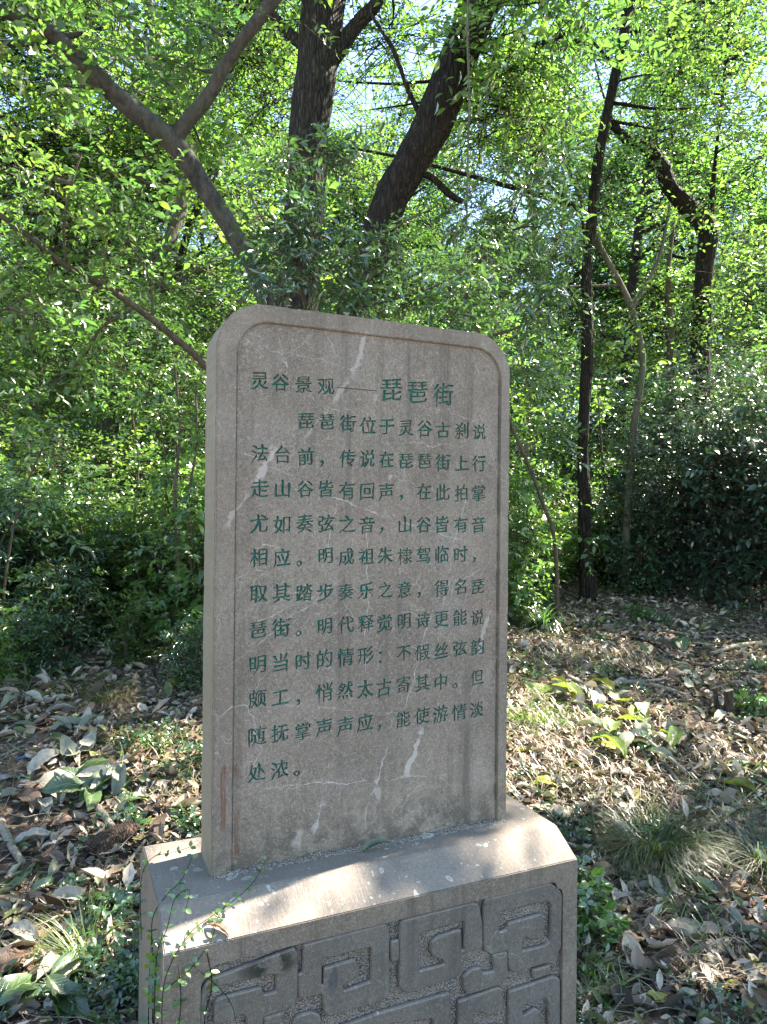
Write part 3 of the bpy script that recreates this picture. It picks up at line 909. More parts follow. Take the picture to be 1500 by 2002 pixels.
# ================================================================== TREES
SUNSPOTS = [(loc2world(.02, -.13, 0), .19), (loc2world(-.09, .20, 0), .10), (loc2world(.88, -.12, -.02), .05)]
for (u, v, r_) in ((1110, 1400, .5), (1050, 1500, .4), (1180, 1460, .42), (1040, 1420, .4), (1220, 1530, .25), (300, 1240, .25), (120, 1250, .2), (60, 1330, .12), (280, 1480, .1), (150, 1540, .09), (1480, 1230, .3), (1020, 1220, .15), (1300, 1400, .1), (1440, 1770, .1), (330, 1565, .16), (1230, 1190, .35), (1400, 1200, .3), (1440, 1500, .2), (380, 1590, .12),
                   (200, 1230, .18), (1350, 1250, .25), (240, 1370, .10), (1400, 1920, .10), (120, 1870, .10), (60, 1960, .1), (1120, 1230, .2)):
    SUNSPOTS.append((ground(u, v), r_))
for (u, v) in ((40, 760), (140, 900), (250, 700), (320, 850), (60, 1030), (220, 1050), (360, 1000), (380, 760), (120, 640)):
    SUNSPOTS.append((at(u, v, 6.4), .42))
for (u, v) in ((1050, 760), (1240, 1120), (1100, 960), (1330, 700), (1450, 780)):
    SUNSPOTS.append((at(u, v, 7.6), .4))
def carve(arr, g, keep=.03, spots=None):
    P = arr[0]
    ok = np.ones(len(P), bool)
    for c, r_ in (spots or SUNSPOTS):
        t = (P[:, 2] - c[2]) / S[2]
        d = np.hypot(P[:, 0] - S[0] * t - c[0], P[:, 1] - S[1] * t - c[1])
        ok &= ~((d < (r_ + .06) * (1 + .35 * np.sin(P[:, 0] * 3 + P[:, 1] * 5))) & (t > 0) & (g.uniform(0, 1, len(P)) > keep))
    return tuple(a[ok] for a in arr)

def rel(pts, root): return [np.asarray(p) - root for p in pts]

def hero_tree(name, label, base, limbs, clumps, leafmat, barkmat, seed, n_twigs=400, per=9, tl=.45, ll=.07, lw=.5, quality=1, group=None, rough=.08, sides=12, twig_r=.003, do_carve=False, category='tree', trunk_name='trunk', crown_name='crown', flat=.4, droop=.25, squash=.8):
    """limbs: list of (points, radii), first is the trunk; all in world space"""
    g = np.random.default_rng(seed)
    base = np.asarray(base, float)
    root = empty(name, base)
    tag(root, label, category, group)
    tb = Tubes()
    for k, (p, r_) in enumerate(limbs):
        tb.add(rel(p, base), r_, sides if k == 0 else max(6, sides - 3), g, rough, step=8)
    if clumps:
        c = np.array([q[0] for q in clumps]); rr = np.array([q[1] for q in clumps])
        arr, sg = sprays(c, rr, n_twigs, per, tl, ll, lw, g, flat, droop, squash)
        arr = carve(arr, g)
        sg = carve((sg[0], sg[1]), g)
        arr = (arr[0] - base,) + arr[1:]
        if twig_r:
            if not do_carve: tb.segs(sg[0] - base, sg[1] - base, twig_r)
            # boughs from the limbs to the clumps
            allp = np.vstack([smooth_path(p, r_, 6)[0] for p, r_ in limbs])
            for q in carve((c,), g)[0]:
                j = np.argmin(np.linalg.norm(allp - q, axis=1) + .6 * np.maximum(0, allp[:, 2] - q[2]))
                m_ = (allp[j] + q) / 2 + g.normal(0, .05, 3) * np.linalg.norm(q - allp[j])
                rr0 = min(.035, .012 + .008 * np.linalg.norm(q - allp[j]))
                tb.add(rel([allp[j], m_, q], base), [rr0, rr0 * .6, twig_r], 5, g, .05, step=4)
    link_mesh(trunk_name, tb.mesh(trunk_name), barkmat, root)
    if clumps:
        link_mesh(crown_name, leaves_mesh(crown_name, [arr], quality), leafmat, root)
    return root

def px(Y, *uv): return [at(uv[i], uv[i + 1], Y) for i in range(0, len(uv), 2)]
def pxd(*uvY): return [at(uvY[i], uvY[i + 1], uvY[i + 2]) for i in range(0, len(uvY), 3)]
def gpt(x, y): return np.array([x, y, float(gz(x, y)) - .05])

# a: smooth forked tree leaning left from behind the stele
ta = pxd(520, 590, 4.7, 470, 480, 4.65, 405, 375, 4.6, 340, 280, 4.5, 230, 190, 4.4, 135, 95, 4.3, 75, 45, 4.25)
ba = gpt(at(640, 900, 4.9)[0], 4.9)
hero_tree('forked_tree', 'smooth grey tree leaning left over the stele and forking into two bare limbs', ba,
          [([ba, (ba * .5 + ta[0] * .5) + np.array([.02, 0, .1])] + ta, [.09, .075, .058, .058, .06, .066, .057, .048, .044]),
           (pxd(75, 45, 4.25, 20, 28, 4.2, -80, -10, 4.1, -220, -60, 4.0), [.05, .036, .032, .028]),
           (pxd(78, 50, 4.25, 66, 8, 4.25, 50, -90, 4.2, 60, -220, 4.2), [.045, .036, .034, .03]),
           (pxd(338, 283, 4.5, 365, 240, 4.48, 410, 185, 4.45, 452, 110, 4.4, 535, 0, 4.35, 620, -110, 4.3, 680, -220, 4.3), [.045, .047, .042, .039, .04, .034, .03]),
           (pxd(-60, 80, 4.2, 40, 85, 4.25, 130, 72, 4.3, 160, 65, 4.3), [.02, .022, .02, .012])],
          [(at(u, v, Y), r_) for u, v, Y, r_ in ((150, 30, 4.2, .35), (360, 40, 4.6, .3), (60, 160, 4.0, .3), (-60, 30, 4.0, .5), (560, -120, 4.3, .6), (300, -150, 4.2, .7), (60, -160, 4.0, .7), (370, 130, 5.0, .3), (400, 300, 5.2, .3))],
          M['leaf_olive'], M['bark_smooth'], 21, 300, 7, .3, .075, .55, rough=.03, twig_r=.0025)
# b: the big rough trunk behind the stele
bb_ = gpt(at(575, 1000, 6.5)[0], 6.5)
tbp = px(6.5, 578, 700, 585, 520, 598, 380, 605, 250, 622, 110, 632, 0, 640, -200, 640, -450, 630, -700)
hero_tree('rough_barked_tree', 'thick rough-barked trunk rising straight behind the stele top left of its middle', bb_,
          [([bb_] + tbp, [.25, .20, .185, .18, .18, .19, .195, .18, .15, .10]),
           (px(6.5, 600, 95, 560, 60, 530, 25, 500, -20, 440, -140), [.06, .045, .04, .04, .03]),
           (px(6.5, 640, 130, 668, 90, 700, 45, 740, 0, 800, -120, 900, -300), [.07, .075, .065, .058, .05, .035])],
          [(at(u, v, Y), r_) for u, v, Y, r_ in ((500, -200, 6.3, 1.), (800, -250, 6.6, 1.1), (640, -600, 6.5, 1.3), (950, -350, 6.4, .9), (350, -350, 6.2, 1.), (450, 80, 7.4, .5), (760, 90, 7.4, .5), (700, 230, 8.0, .5), (560, 200, 8.2, .45), (820, 60, 8., .6), (730, -60, 7.5, .7), (520, 10, 7.6, .6))],
          M['leaf_mid'], M['bark_rough'], 22, 1900, 8, .5, .072, .5, quality=0, rough=.05, sides=20, twig_r=.006)
# c: dark leaning trunk
bc = gpt(at(640, 1000, 6.0)[0], 6.0)
hero_tree('leaning_tree', 'dark trunk leaning to the right above the stele, partly wrapped in small leaves', bc,
          [([bc] + px(6.0, 690, 640, 725, 520, 760, 400, 800, 325, 845, 245, 890, 130, 925, 40, 950, -20, 1010, -150, 1080, -330), [.18, .15, .15, .14, .15, .16, .155, .16, .165, .14, .1]),
           (px(6.0, 835, 250, 800, 180, 770, 100, 720, 20), [.03, .02, .018, .012]),
           (px(6.0, 780, 360, 830, 340, 880, 380, 905, 395), [.03, .028, .03, .02])],
          [(at(u, v, Y), r_) for u, v, Y, r_ in ((1010, 60, 5.6, .5), (1120, -60, 5.6, .8), (1000, 210, 6.2, .55), (960, 170, 6.4, .4), (900, -200, 6.0, 1.0), (1200, -250, 6.0, 1.1))],
          M['leaf_mid'], M['bark_dark'], 23, 620, 9, .4, .085, .42, rough=.06, sides=18, twig_r=.005)
# d: slim trunk on the right
bd = ground(1150, 1172); bd[2] -= .04
Yd = bd[1]
hero_tree('slim_tree', 'slim straight dark brown trunk rooted at the back of the clearing right of the stele', bd,
          [([bd] + px(Yd, 1146, 1090, 1142, 980, 1140, 850, 1148, 700, 1147, 550, 1158, 420, 1172, 300, 1192, 200, 1218, 80, 1240, -20, 1270, -160, 1290, -350), [.10, .074, .066, .062, .061, .059, .057, .056, .053, .05, .047, .038, .025]),
           (px(Yd, 1145, 480, 1138, 430, 1120, 400), [.018, .015, .01]),
           (px(Yd, 1215, 80, 1217, 45, 1222, 10), [.03, .024, .022]),
           (px(Yd, 1205, 130, 1150, 70, 1120, 20, 1080, -60), [.016, .013, .012, .008])],
          [(at(u, v, Y), r_) for u, v, Y, r_ in ((1030, 130, Yd, .5), (1080, 190, Yd + .6, .5), (1000, 250, Yd - .4, .42), (1060, 300, Yd - .3, .36), (1310, 150, Yd - .1, .5), (1350, 60, Yd, .55), (1200, -180, Yd, .8), (1310, 260, Yd + .3, .4), (1410, 200, Yd, .5), (1060, 50, Yd + .2, .5), (560, 150, 8.6, .55), (690, 220, 8.8, .5), (480, 260, 8.8, .5))],
          M['leaf_mid'], M['bark_dark'], 24, 900, 9, .42, .07, .48, rough=.09, sides=12, twig_r=.004)
# e: twisted tree with a broken top
be = gpt(at(1372, 1000, 9.0)[0], 9.0)
hero_tree('twisted_tree', 'dark twisted trunk with a stubby broken limb bending left near the right edge', be,
          [([be] + px(9.0, 1372, 900, 1370, 690, 1376, 540, 1384, 450, 1340, 400, 1310, 365, 1290, 320, 1258, 285, 1228, 275, 1200, 245), [.16, .13, .115, .11, .13, .11, .10, .095, .085, .06, .055]),
           (px(9.0, 1268, 300, 1266, 285, 1264, 270), [.07, .065, .06]),
           (px(9.0, 1388, 450, 1400, 300, 1420, 120, 1430, -100, 1440, -300), [.05, .022, .018, .015, .01])],
          [(at(u, v, Y), r_) for u, v, Y, r_ in ((1420, 100, 8.8, .7), (1480, 250, 8.6, .6), (1330, -100, 9, 1.0), (1500, -150, 9, 1.1), (1450, 420, 9, .5), (1560, 60, 8.5, .8), (1320, 180, 9.2, .5), (1150, 60, 9.4, .6), (1260, 20, 9.2, .6), (1400, -20, 8.8, .7), (1490, 80, 8.8, .6), (1385, 560, 8.5, .3), (1360, 640, 8.6, .3), (1300, 330, 8.7, .3), (1420, 480, 8.6, .35))],
          M['leaf_mid'], M['bark_dark'], 25, 1300, 8, .5, .08, .5, quality=0, rough=.08, sides=12)
# f: pale crooked tree
bf = gpt(at(1225, 1040, 8.0)[0], 8.0)
hero_tree('crooked_sapling', 'pale crooked young trunk winding up beside the slim dark trunk', bf,
          [([bf] + px(8.0, 1225, 1040, 1238, 850, 1256, 720, 1248, 650, 1232, 595, 1205, 540, 1180, 495, 1160, 450, 1100, 300), [.055, .042, .038, .037, .036, .035, .033, .031, .028, .015]),
           (px(8.0, 1235, 605, 1260, 560, 1290, 500, 1310, 400), [.025, .022, .02, .012])],
          [(at(u, v, Y), r_) for u, v, Y, r_ in ((1120, 380, 8, .45), (1080, 470, 8, .4), (1300, 420, 8.2, .5), (1200, 480, 8.4, .4), (1050, 560, 8, .4), (1320, 560, 8.4, .4), (1240, 700, 7.7, .25), (1235, 600, 7.8, .22), (1190, 760, 7.9, .3))],
          M['leaf_mid'], M['bark_pale'], 26, 420, 8, .4, .065, .5, rough=.04, sides=10)
# g: shrub with long bare branches coming in from the left
bg = gpt(at(560, 1000, 4.0)[0], 4.0)
gl = pxd(470, 820, 3.95, 400, 715, 3.85, 335, 655, 3.75, 265, 600, 3.65, 205, 560, 3.6, 130, 520, 3.5, 60, 465, 3.45, 0, 420, 3.4, -120, 330, 3.3)
hero_tree('low_spreading_tree', 'low spreading small tree with thin arching branches left of the stele', bg,
          [([bg] + gl, [.03, .021, .019, .018, .017, .016, .015, .014, .013, .009]),
           (pxd(205, 560, 3.6, 160, 570, 3.5, 90, 560, 3.4, 0, 610, 3.3), [.009, .007, .006, .004]),
           (pxd(130, 520, 3.5, 125, 440, 3.45, 140, 360, 3.4, 160, 300, 3.4), [.009, .007, .006, .004]),
           (pxd(265, 600, 3.65, 200, 640, 3.6, 160, 700, 3.6, 60, 790, 3.5), [.008, .007, .006, .004]),
           (pxd(205, 560, 3.6, 205, 480, 3.6, 215, 420, 3.6), [.008, .006, .004]),
           (pxd(60, 465, 3.45, 40, 520, 3.4, -20, 560, 3.3), [.008, .006, .004]),
           (pxd(300, 625, 3.7, 290, 540, 3.7, 250, 460, 3.7, 270, 380, 3.7), [.008, .007, .005, .004])],
          [(at(u, v, Y), r_) for u, v, Y, r_ in ((60, 330, 3.4, .22), (140, 300, 3.4, .2), (30, 450, 3.3, .2), (110, 420, 3.4, .2), (220, 400, 3.6, .2), (280, 360, 3.7, .2), (-20, 600, 3.3, .2), (80, 620, 3.3, .18), (180, 680, 3.5, .18), (60, 780, 3.5, .2), (240, 480, 3.7, .18), (330, 560, 3.8, .18), (150, 560, 3.5, .16))],
          M['leaf_olive'], M['twig'], 27, 330, 7, .16, .05, .42, rough=.03, sides=8, twig_r=.0016)
# h: glossy evergreen sapling behind the stele top
bh = gpt(at(600, 1000, 4.2)[0], 4.2)
hero_tree('evergreen_sapling', 'young evergreen with narrow glossy blue-green leaves crowding above the stele top', bh,
          [([bh] + px(4.2, 600, 700, 590, 560, 575, 430, 565, 330), [.03, .02, .016, .011, .006]),
           (px(4.2, 590, 560, 680, 500, 780, 440, 860, 400), [.009, .008, .006, .003]),
           (px(4.2, 600, 650, 720, 600, 850, 560, 950, 500), [.01, .008, .006, .003]),
           (px(4.2, 585, 520, 520, 440, 480, 360), [.009, .007, .003])],
          [(at(u, v, Y), r_) for u, v, Y, r_ in ((560, 350, 4.2, .2), (600, 440, 4.1, .24), (535, 490, 4.2, .17), (680, 520, 4.2, .2), (560, 540, 4.0, .22), (760, 500, 4.2, .18), (820, 560, 4.2, .2), (700, 590, 4.1, .15), (900, 600, 4.2, .2), (930, 520, 4.4, .2), (640, 300, 4.4, .15))],
          M['leaf_dark'], M['twig'], 28, 430, 9, .22, .062, .32, rough=.02, sides=7, twig_r=.0014, flat=.5)
# i: narrow-leaved bamboo-like sapling hanging in from upper right
bi = gpt(at(1092, 1000, 6.8)[0], 6.8)
hero_tree('slender_sapling', 'slender sapling with long drooping narrow leaves right above the stele', bi,
          [([bi] + px(6.6, 1085, 1060, 1060, 980, 1030, 900, 1000, 830, 960, 700, 910, 600, 880, 560), [.022, .018, .017, .017, .015, .014, .011, .008]),
           (px(6.6, 905, 590, 940, 510, 990, 440, 1010, 410), [.013, .012, .010, .006]),
           (px(6.6, 1000, 430, 1040, 330, 1070, 200), [.008, .006, .003])],
          [(at(u, v, Y), r_) for u, v, Y, r_ in ((1010, 390, 6.3, .32), (1060, 330, 6.3, .32), (950, 450, 6.4, .28), (1075, 450, 6.4, .35), (1020, 560, 6.5, .32), (1080, 600, 6.6, .3), (1040, 720, 6.8, .3), (1070, 240, 6.4, .3), (1060, 860, 7.2, .3))],
          M['leaf_dark'], M['twig'], 29, 340, 9, .34, .10, .27, rough=.02, sides=7, twig_r=.0014, flat=.5, droop=.45)

# hanging liana
g = np.random.default_rng(31)
tl_ = Tubes()
lp = px(4.8, 912, -200, 914, 0, 913, 60, 917, 180, 915, 300, 913, 420, 910, 470)
tl_.add(lp, [.006, .006, .007, .006, .0065, .005, .003], 6, g, .05)
tl_.add([p + np.array([.012, .01, 0]) for p in lp[:4]], [.004, .004, .003, .002], 5, g, .05)
tag(link_mesh('hanging_vine', tl_.mesh('hanging_vine'), M['bark_pale']), 'thin pale vine hanging straight down in front of the leaning dark trunk', 'vine')

# unseen trees added right of the view: their crowns break up the sun over the clearing
shade = [((5.6, 4.2), 6.5, 2.6, 41), ((7.4, 7.2), 7.5, 2.8, 42), ((3.9, 1.6), 6.2, 2.2, 43)]
for (x, y), h, rr, sd_ in shade:
    g = np.random.default_rng(sd_)
    b_ = gpt(x, y)
    cl = []
    for k in range(15):
        o = nrm(g.normal(0, 1, 3)) * rr * g.uniform(.35, 1)
        cl.append((np.array([x, y, b_[2] + h]) + o * [1, 1, .5], g.uniform(.6, 1.0)))
    limbs = [([b_, b_ + [.1, 0, h * .4], b_ + [0, .1, h * .75], b_ + [.05, 0, h]], [.16, .13, .1, .05])]
    hero_tree('added_shade_tree', 'unseen leafy tree added beyond the right edge to shade the clearing', b_, limbs, cl, M['leaf_mid'], M['bark_brown'], sd_, 1500, 9, .55, .11, .5, quality=0, group='unseen trees added to shade the clearing', twig_r=.004, do_carve=True)

# ------------------------------------------------------------------ repeated background growth
def proto_tree(seed, h, rr, n_clump, n_twigs, per, tl, ll, lw, low=.35, quality=0, trunk_r=.12, lean=.08, twig_r=0):
    g = np.random.default_rng(seed)
    top = np.array([g.normal(0, lean) * h, g.normal(0, lean) * h, h * .92])
    tp = [np.zeros(3) + [0, 0, -.15], top * .25 + g.normal(0, .02, 3) * h * [1, 1, 0], top * .5 + g.normal(0, .03, 3) * h * [1, 1, 0], top * .75 + g.normal(0, .03, 3) * h * [1, 1, 0], top]
    tb = Tubes(); tb.add(tp, [trunk_r, trunk_r * .8, trunk_r * .65, trunk_r * .45, trunk_r * .15], 9, g, .06, step=7)
    sp, sr = smooth_path(tp, [trunk_r] * 5, 7)
    cl = []
    for k in range(n_clump):
        z = h * (low + (1 - low) * (k + g.uniform(0, 1)) / n_clump)
        prof = math.sin(math.pi * min(1, .18 + .8 * (z / h - low) / (1 - low))) ** .7
        a = g.uniform(0, 6.28)
        rad = rr * prof * g.uniform(.35, 1)
        c = np.array([math.cos(a) * rad, math.sin(a) * rad, z]) + top * (z / h) * [1, 1, 0]
        cl.append((c, rr * g.uniform(.24, .42)))
        j = np.argmin(np.abs(sp[:, 2] - max(z - rad * .5, h * .12)))
        m_ = (sp[j] + c) / 2 + g.normal(0, .06, 3) * rr
        tb.add([sp[j], m_, c], [trunk_r * .32, trunk_r * .2, .006], 6, g, .05, step=4)
    arr, sg = sprays(np.array([c for c, _ in cl]), np.array([r for _, r in cl]), n_twigs, per, tl, ll, lw, g)
    if twig_r: tb.segs(sg[0], sg[1], twig_r)
    return tb.mesh('trunk'), leaves_mesh('crown', [arr], quality)

def plant(kindname, label, cat, group, meshes, mats, loc, rz, sc, first=[0]):
    root = empty(kindname, loc, rz)
    root.scale = (sc, sc, sc * random.uniform(.92, 1.1))
    tag(root, label, cat, group)
    for nm, me, mt in zip(('trunk', 'crown') if cat == 'tree' else ('stems', 'foliage'), meshes, mats):
        o = bpy.data.objects.new(nm, me)
        COL.objects.link(o); o.parent = root
        if not me.materials: me.materials.append(mt)
    return root

def copies(me): return me.copy()
tall = []
for k in range(5):
    t, c = proto_tree(100 + k, 11, 2.5, 20, 1900, 8, .7, .105, .55, low=.30, trunk_r=.13, twig_r=.010)
    tall.append((t, c))
lm = ['leaf_bright', 'leaf_mid', 'leaf_bright', 'leaf_bright', 'leaf_mid']
bmk = ['bark_rough', 'bark_dark', 'bark_brown', 'bark_dark', 'bark_pale']
for (t, c), a, b in zip(tall, lm, bmk):
    c.materials.append(M[a]); t.materials.append(M[b])
g = np.random.default_rng(55)
pos = []
tries = 0
while len(pos) < 58 and tries < 9000:
    tries += 1
    y = g.uniform(9.5, 36); x = g.uniform(-.62 * y - 2, .62 * y + 3)
    if y < 15.5 and x > -2.2 - (15.5 - y) * .1: continue
    if all(math.hypot(x - p[0], y - p[1]) > 1.7 + .045 * y for p in pos): pos.append((x, y))
for i, (x, y) in enumerate(pos):
    k = i % 5
    sc = g.uniform(.75, 1.25)
    plant('forest_tree', 'leafy woodland tree with a slender trunk in the sunlit wood behind', 'tree', 'trees in the wood behind', tall[k], (M['bark_rough'], M['leaf_bright']), (x, y, float(gz(x, y))), g.uniform(0, 6.28), sc)

under = []
for k in range(5):
    t, c = proto_tree(200 + k, 3.6, 1.05, 16, 620, 8, .4, .075, .5, low=.12, trunk_r=.03, quality=1 if k < 2 else 0, twig_r=.0035)
    c.materials.append(M[['leaf_mid', 'leaf_dark', 'leaf_bright', 'leaf_mid', 'leaf_dark'][k]]); t.materials.append(M[['twig', 'bark_brown', 'bark_pale', 'twig', 'twig'][k]])
    under.append((t, c))
pos2 = []
tries = 0
while len(pos2) < 70 and tries < 9000:
    tries += 1
    y = g.uniform(5.6, 17); x = g.uniform(-.6 * y - 1, .6 * y + 1)
    if abs(750 + x / y * F_PX - 1150) < 55 and y < 9: continue
    u = 750 + x / y * 1416
    if any(-3.2 < x - .848 * d_ < -.9 and 5.3 < y - .53 * d_ < 7.6 for d_ in (.8, 1.5, 2.2, 3.)) and g.uniform() < .75: continue
    lim = 7.9 if u > 900 else 7.0
    if y < lim: continue
    if u > 1180 and y < 9: continue
    if all(math.hypot(x - p[0], y - p[1]) > .8 for p in pos2): pos2.append((x, y))
for i, (x, y) in enumerate(pos2):
    plant('understorey_sapling', 'leafy understorey sapling in the green thicket behind the clearing', 'tree', 'saplings in the thicket behind the clearing', under[i % 5], (M['twig'], M['leaf_mid']), (x, y, float(gz(x, y))), g.uniform(0, 6.28), g.uniform(.7, 1.25))

def proto_shrub(seed, h, rr, n_stem, n_twigs, per, tl, ll, lw, quality=1):
    g = np.random.default_rng(seed)
    tb = Tubes(); cl = []
    for k in range(n_stem):
        a = g.uniform(0, 6.28); e = np.array([math.cos(a) * rr * g.uniform(.2, .8), math.sin(a) * rr * g.uniform(.2, .8), h * g.uniform(.5, .95)])
        tb.add([[g.normal(0, .05), g.normal(0, .05), -.06], e * [.35, .35, .45] + g.normal(0, .04, 3), e], [.014, .010, .004], 5, g, .04)
        for t in (.25, .5, .75, 1): cl.append((e * [t, t, t] + g.normal(0, .12, 3) * rr, rr * g.uniform(.25, .4)))
    arr, sg = sprays(np.array([c for c, _ in cl]), np.array([r for _, r in cl]), n_twigs, per, tl, ll, lw, g)
    k = arr[0][:, 2] > .02
    arr = tuple(a[k] for a in arr)
    tb.segs(sg[0], sg[1], .0018)
    return tb.mesh('stems'), leaves_mesh('foliage', [arr], quality)
dark = []
for k in range(3):
    s_, f_ = proto_shrub(300 + k, 2.3, 1.0, 14, 1500, 8, .26, .075, .45)
    f_.materials.append(M['leaf_deep']); s_.materials.append(M['twig'])
    dark.append((s_, f_))
for i, (u, v, Y, sc, lb) in enumerate(((1420, 1175, 7.7, 1.0, 'large dark evergreen shrub in deep shade at the right edge of the clearing'), (1290, 1165, 8.1, .75, 'smaller dark evergreen shrub left of the large one, right of the slim trunk'),
                                       (1560, 1170, 7.3, 1.0, 'dark evergreen shrub cut by the right edge of the picture'), (1370, 1165, 8.9, 1.15, 'tall dark evergreen shrub behind the other dark shrubs under the twisted trunk'))):
    p = at(u, v, Y)
    plant('dark_shrub', lb, 'shrub', 'dark evergreen shrubs at the right', dark[i % 3], (M['twig'], M['leaf_deep']), (p[0], Y, float(gz(p[0], Y)) - .02), i * 1.3, sc)
low = []
for k in range(4):
    s_, f_ = proto_shrub(320 + k, 1.15, .6, 9, 420, 8, .2, [.055, .07, .05, .065][k], [.5, .3, .55, .4][k])
    f_.materials.append(M[['leaf_mid', 'leaf_dark', 'leaf_olive', 'leaf_dark'][k]]); s_.materials.append(M['twig'])
    low.append((s_, f_))
i = 0
for (u, Y) in ((20, 6.3), (110, 6.9), (200, 6.7), (280, 6.9), (350, 6.4), (-40, 6.0), (60, 7.4), (230, 7.6), (420, 6.9), (150, 8.0), (320, 7.7), (520, 6.5), (620, 6.8), (720, 6.6), (820, 6.9), (900, 6.7), (980, 6.9), (1035, 7.4), (1085, 8.6), (1215, 8.7), (1130, 8.9), (10, 5.6), (300, 5.9), (385, 5.9), (190, 6.1), (-70, 5.4), (395, 6.6), (70, 6.2), (385, 5.5), (20, 5.4), (200, 5.9), (-90, 4.9), (300, 6.2), (-60, 6.3), (30, 7.6), (1240, 8.0), (1010, 7.7)):
    x = (u - 750) / F_PX * Y
    plant('low_shrub', 'waist-high leafy shrub in the thicket edging the clearing', 'shrub', 'low shrubs edging the clearing', low[i % 4], (M['twig'], M['leaf_mid']), (x, Y, float(gz(x, Y)) - .02), i * 2.1, g.uniform(.8, 1.25))
    i += 1

for (u, Y, sc_) in ((375, 4.8, .5), (250, 5.1, .5), (60, 4.9, .5), (-10, 4.6, .5), (150, 5.3, .7), (185, 5.7, .85), (120, 5.9, .9)):
    x = (u - 750) / F_PX * Y
    plant('small_bush', 'knee-high leafy bush in front of the thicket left of the stele', 'shrub', 'small bushes left of the stele', low[i % 4], (M['twig'], M['leaf_mid']), (x, Y, float(gz(x, Y)) - .02), i * 2.1, sc_)
    i += 1
# thin bare stems standing in the thicket
STEMS = (([345, 1205, 350, 1080, 342, 960, 352, 840, 340, 700], 5.3, .016, 'straight bare young stem just left of the stele, right one of a close pair'), ([365, 1200, 372, 1090, 368, 980, 385, 860, 380, 720], 5.5, .014, 'slightly bowed bare stem beside the stele left edge'),
         ([322, 1190, 318, 1060, 326, 930, 310, 800], 5.8, .010, 'very thin bare stem left of the close pair of young stems'), ([270, 1180, 262, 1050, 270, 900, 250, 760], 6.2, .012, 'thin dark stem in the middle of the left thicket'), ([5, 1240, 12, 1120, 40, 980, 90, 860], 5.0, .010, 'thin leaning stem at the left edge of the thicket'),
         ([1010, 1190, 1020, 1060, 1012, 940, 1030, 820], 7.4, .014, 'thin dark stem right of the stele behind the curved sapling'), ([1190, 1180, 1186, 1020, 1178, 900, 1170, 780], 8.6, .022, 'dark slender stem right behind the slim tall trunk'), ([1310, 720, 1312, 640, 1306, 540, 1318, 430], 10.5, .05, 'thin straight dark trunk left of the twisted tree'))
for st_, Y, r0_, lb_ in STEMS:
    pts_ = px(Y, *st_)
    b_ = gpt(pts_[0][0], Y)
    hero_tree('young_stem', lb_, b_, [([b_] + pts_, list(np.linspace(r0_ * 1.25, r0_ * .5, len(pts_) + 1)))], [(pts_[-1], .22), (pts_[-2] + np.array([.12, 0, 0]), .16)], M['leaf_mid'], M['twig'], int(st_[0]) + 700, 60, 7, .22, .055, .5, quality=1, rough=.04, sides=8, twig_r=.0018, category='sapling')
# far wood, one mass
g = np.random.default_rng(77)
n = 420
yy = g.uniform(30, 62, n); xx = g.uniform(-.75, .75, n) * yy; zz = gz(xx, yy) + g.uniform(0, 1, n) ** 1.25 * 10
arr, _ = sprays(np.stack([xx, yy, zz], -1), g.uniform(1.3, 2.6, n), 7500, 8, 1.4, .42, .6, g)
tag(link_mesh('distant_woodland', leaves_mesh('distant_woodland', [arr], 0), M['leaf_bright']), 'sunlit mass of distant tree foliage closing the view behind the wood', 'woodland', None, 'stuff')

# fan palm on the left -----------------------------------------------------
def fan_palm(u, v, label):
    g = np.random.default_rng(61)
    b_ = ground(u, v)
    root = empty('fan_palm', b_); tag(root, label, 'palm')
    tb = Tubes(); P, D, N, L, W, r_ = [], [], [], [], [], []
    fr = []
    for k, (dx, dy, dz) in enumerate(((-.05, -.1, .34), (.2, .0, .42), (-.12, .1, .55))):
        hub = np.array([dx, dy, dz])
        tb.add([[0, 0, 0], hub * [.4, .4, .6], hub], [.007, .005, .004], 5, g)
        ax = nrm(np.array([dx, dy - .25, .1])); nn = nrm(np.array([dx * .5, -.65, .55])); sd_ = np.cross(ax, nn)
        for a in np.linspace(-2.1, 2.1, 20):
            P.append(hub); D.append(ax * math.cos(a) + sd_ * math.sin(a) + g.normal(0, .04, 3) - [0, 0, .12]); N.append(nn); L.append(.30 * g.uniform(.85, 1.05)); W.append(.018); r_.append(g.uniform(0, 1))
    sh = (np.array([[-.25, 0, 0], [.25, 0, 0], [-.5, .4, .0], [.5, .4, 0], [-.4, .75, -.05], [.4, .75, -.05], [0, 1, -.15], [0, .4, -.02]], float), np.array([[0, 1, 7], [0, 7, 2], [1, 3, 7], [2, 7, 4], [7, 5, 4], [7, 3, 5], [4, 5, 6]]))
    link_mesh('stems', tb.mesh('stems'), M['twig'], root)
    link_mesh('fronds', leaves_mesh('fronds', [tuple(np.array(q, float) for q in (P, D, N, L, W, r_))], shape=sh), M['leaf_dark'], root)
fan_palm(150, 1200, 'small fan palm with pleated fingered fronds at the left of the thicket')

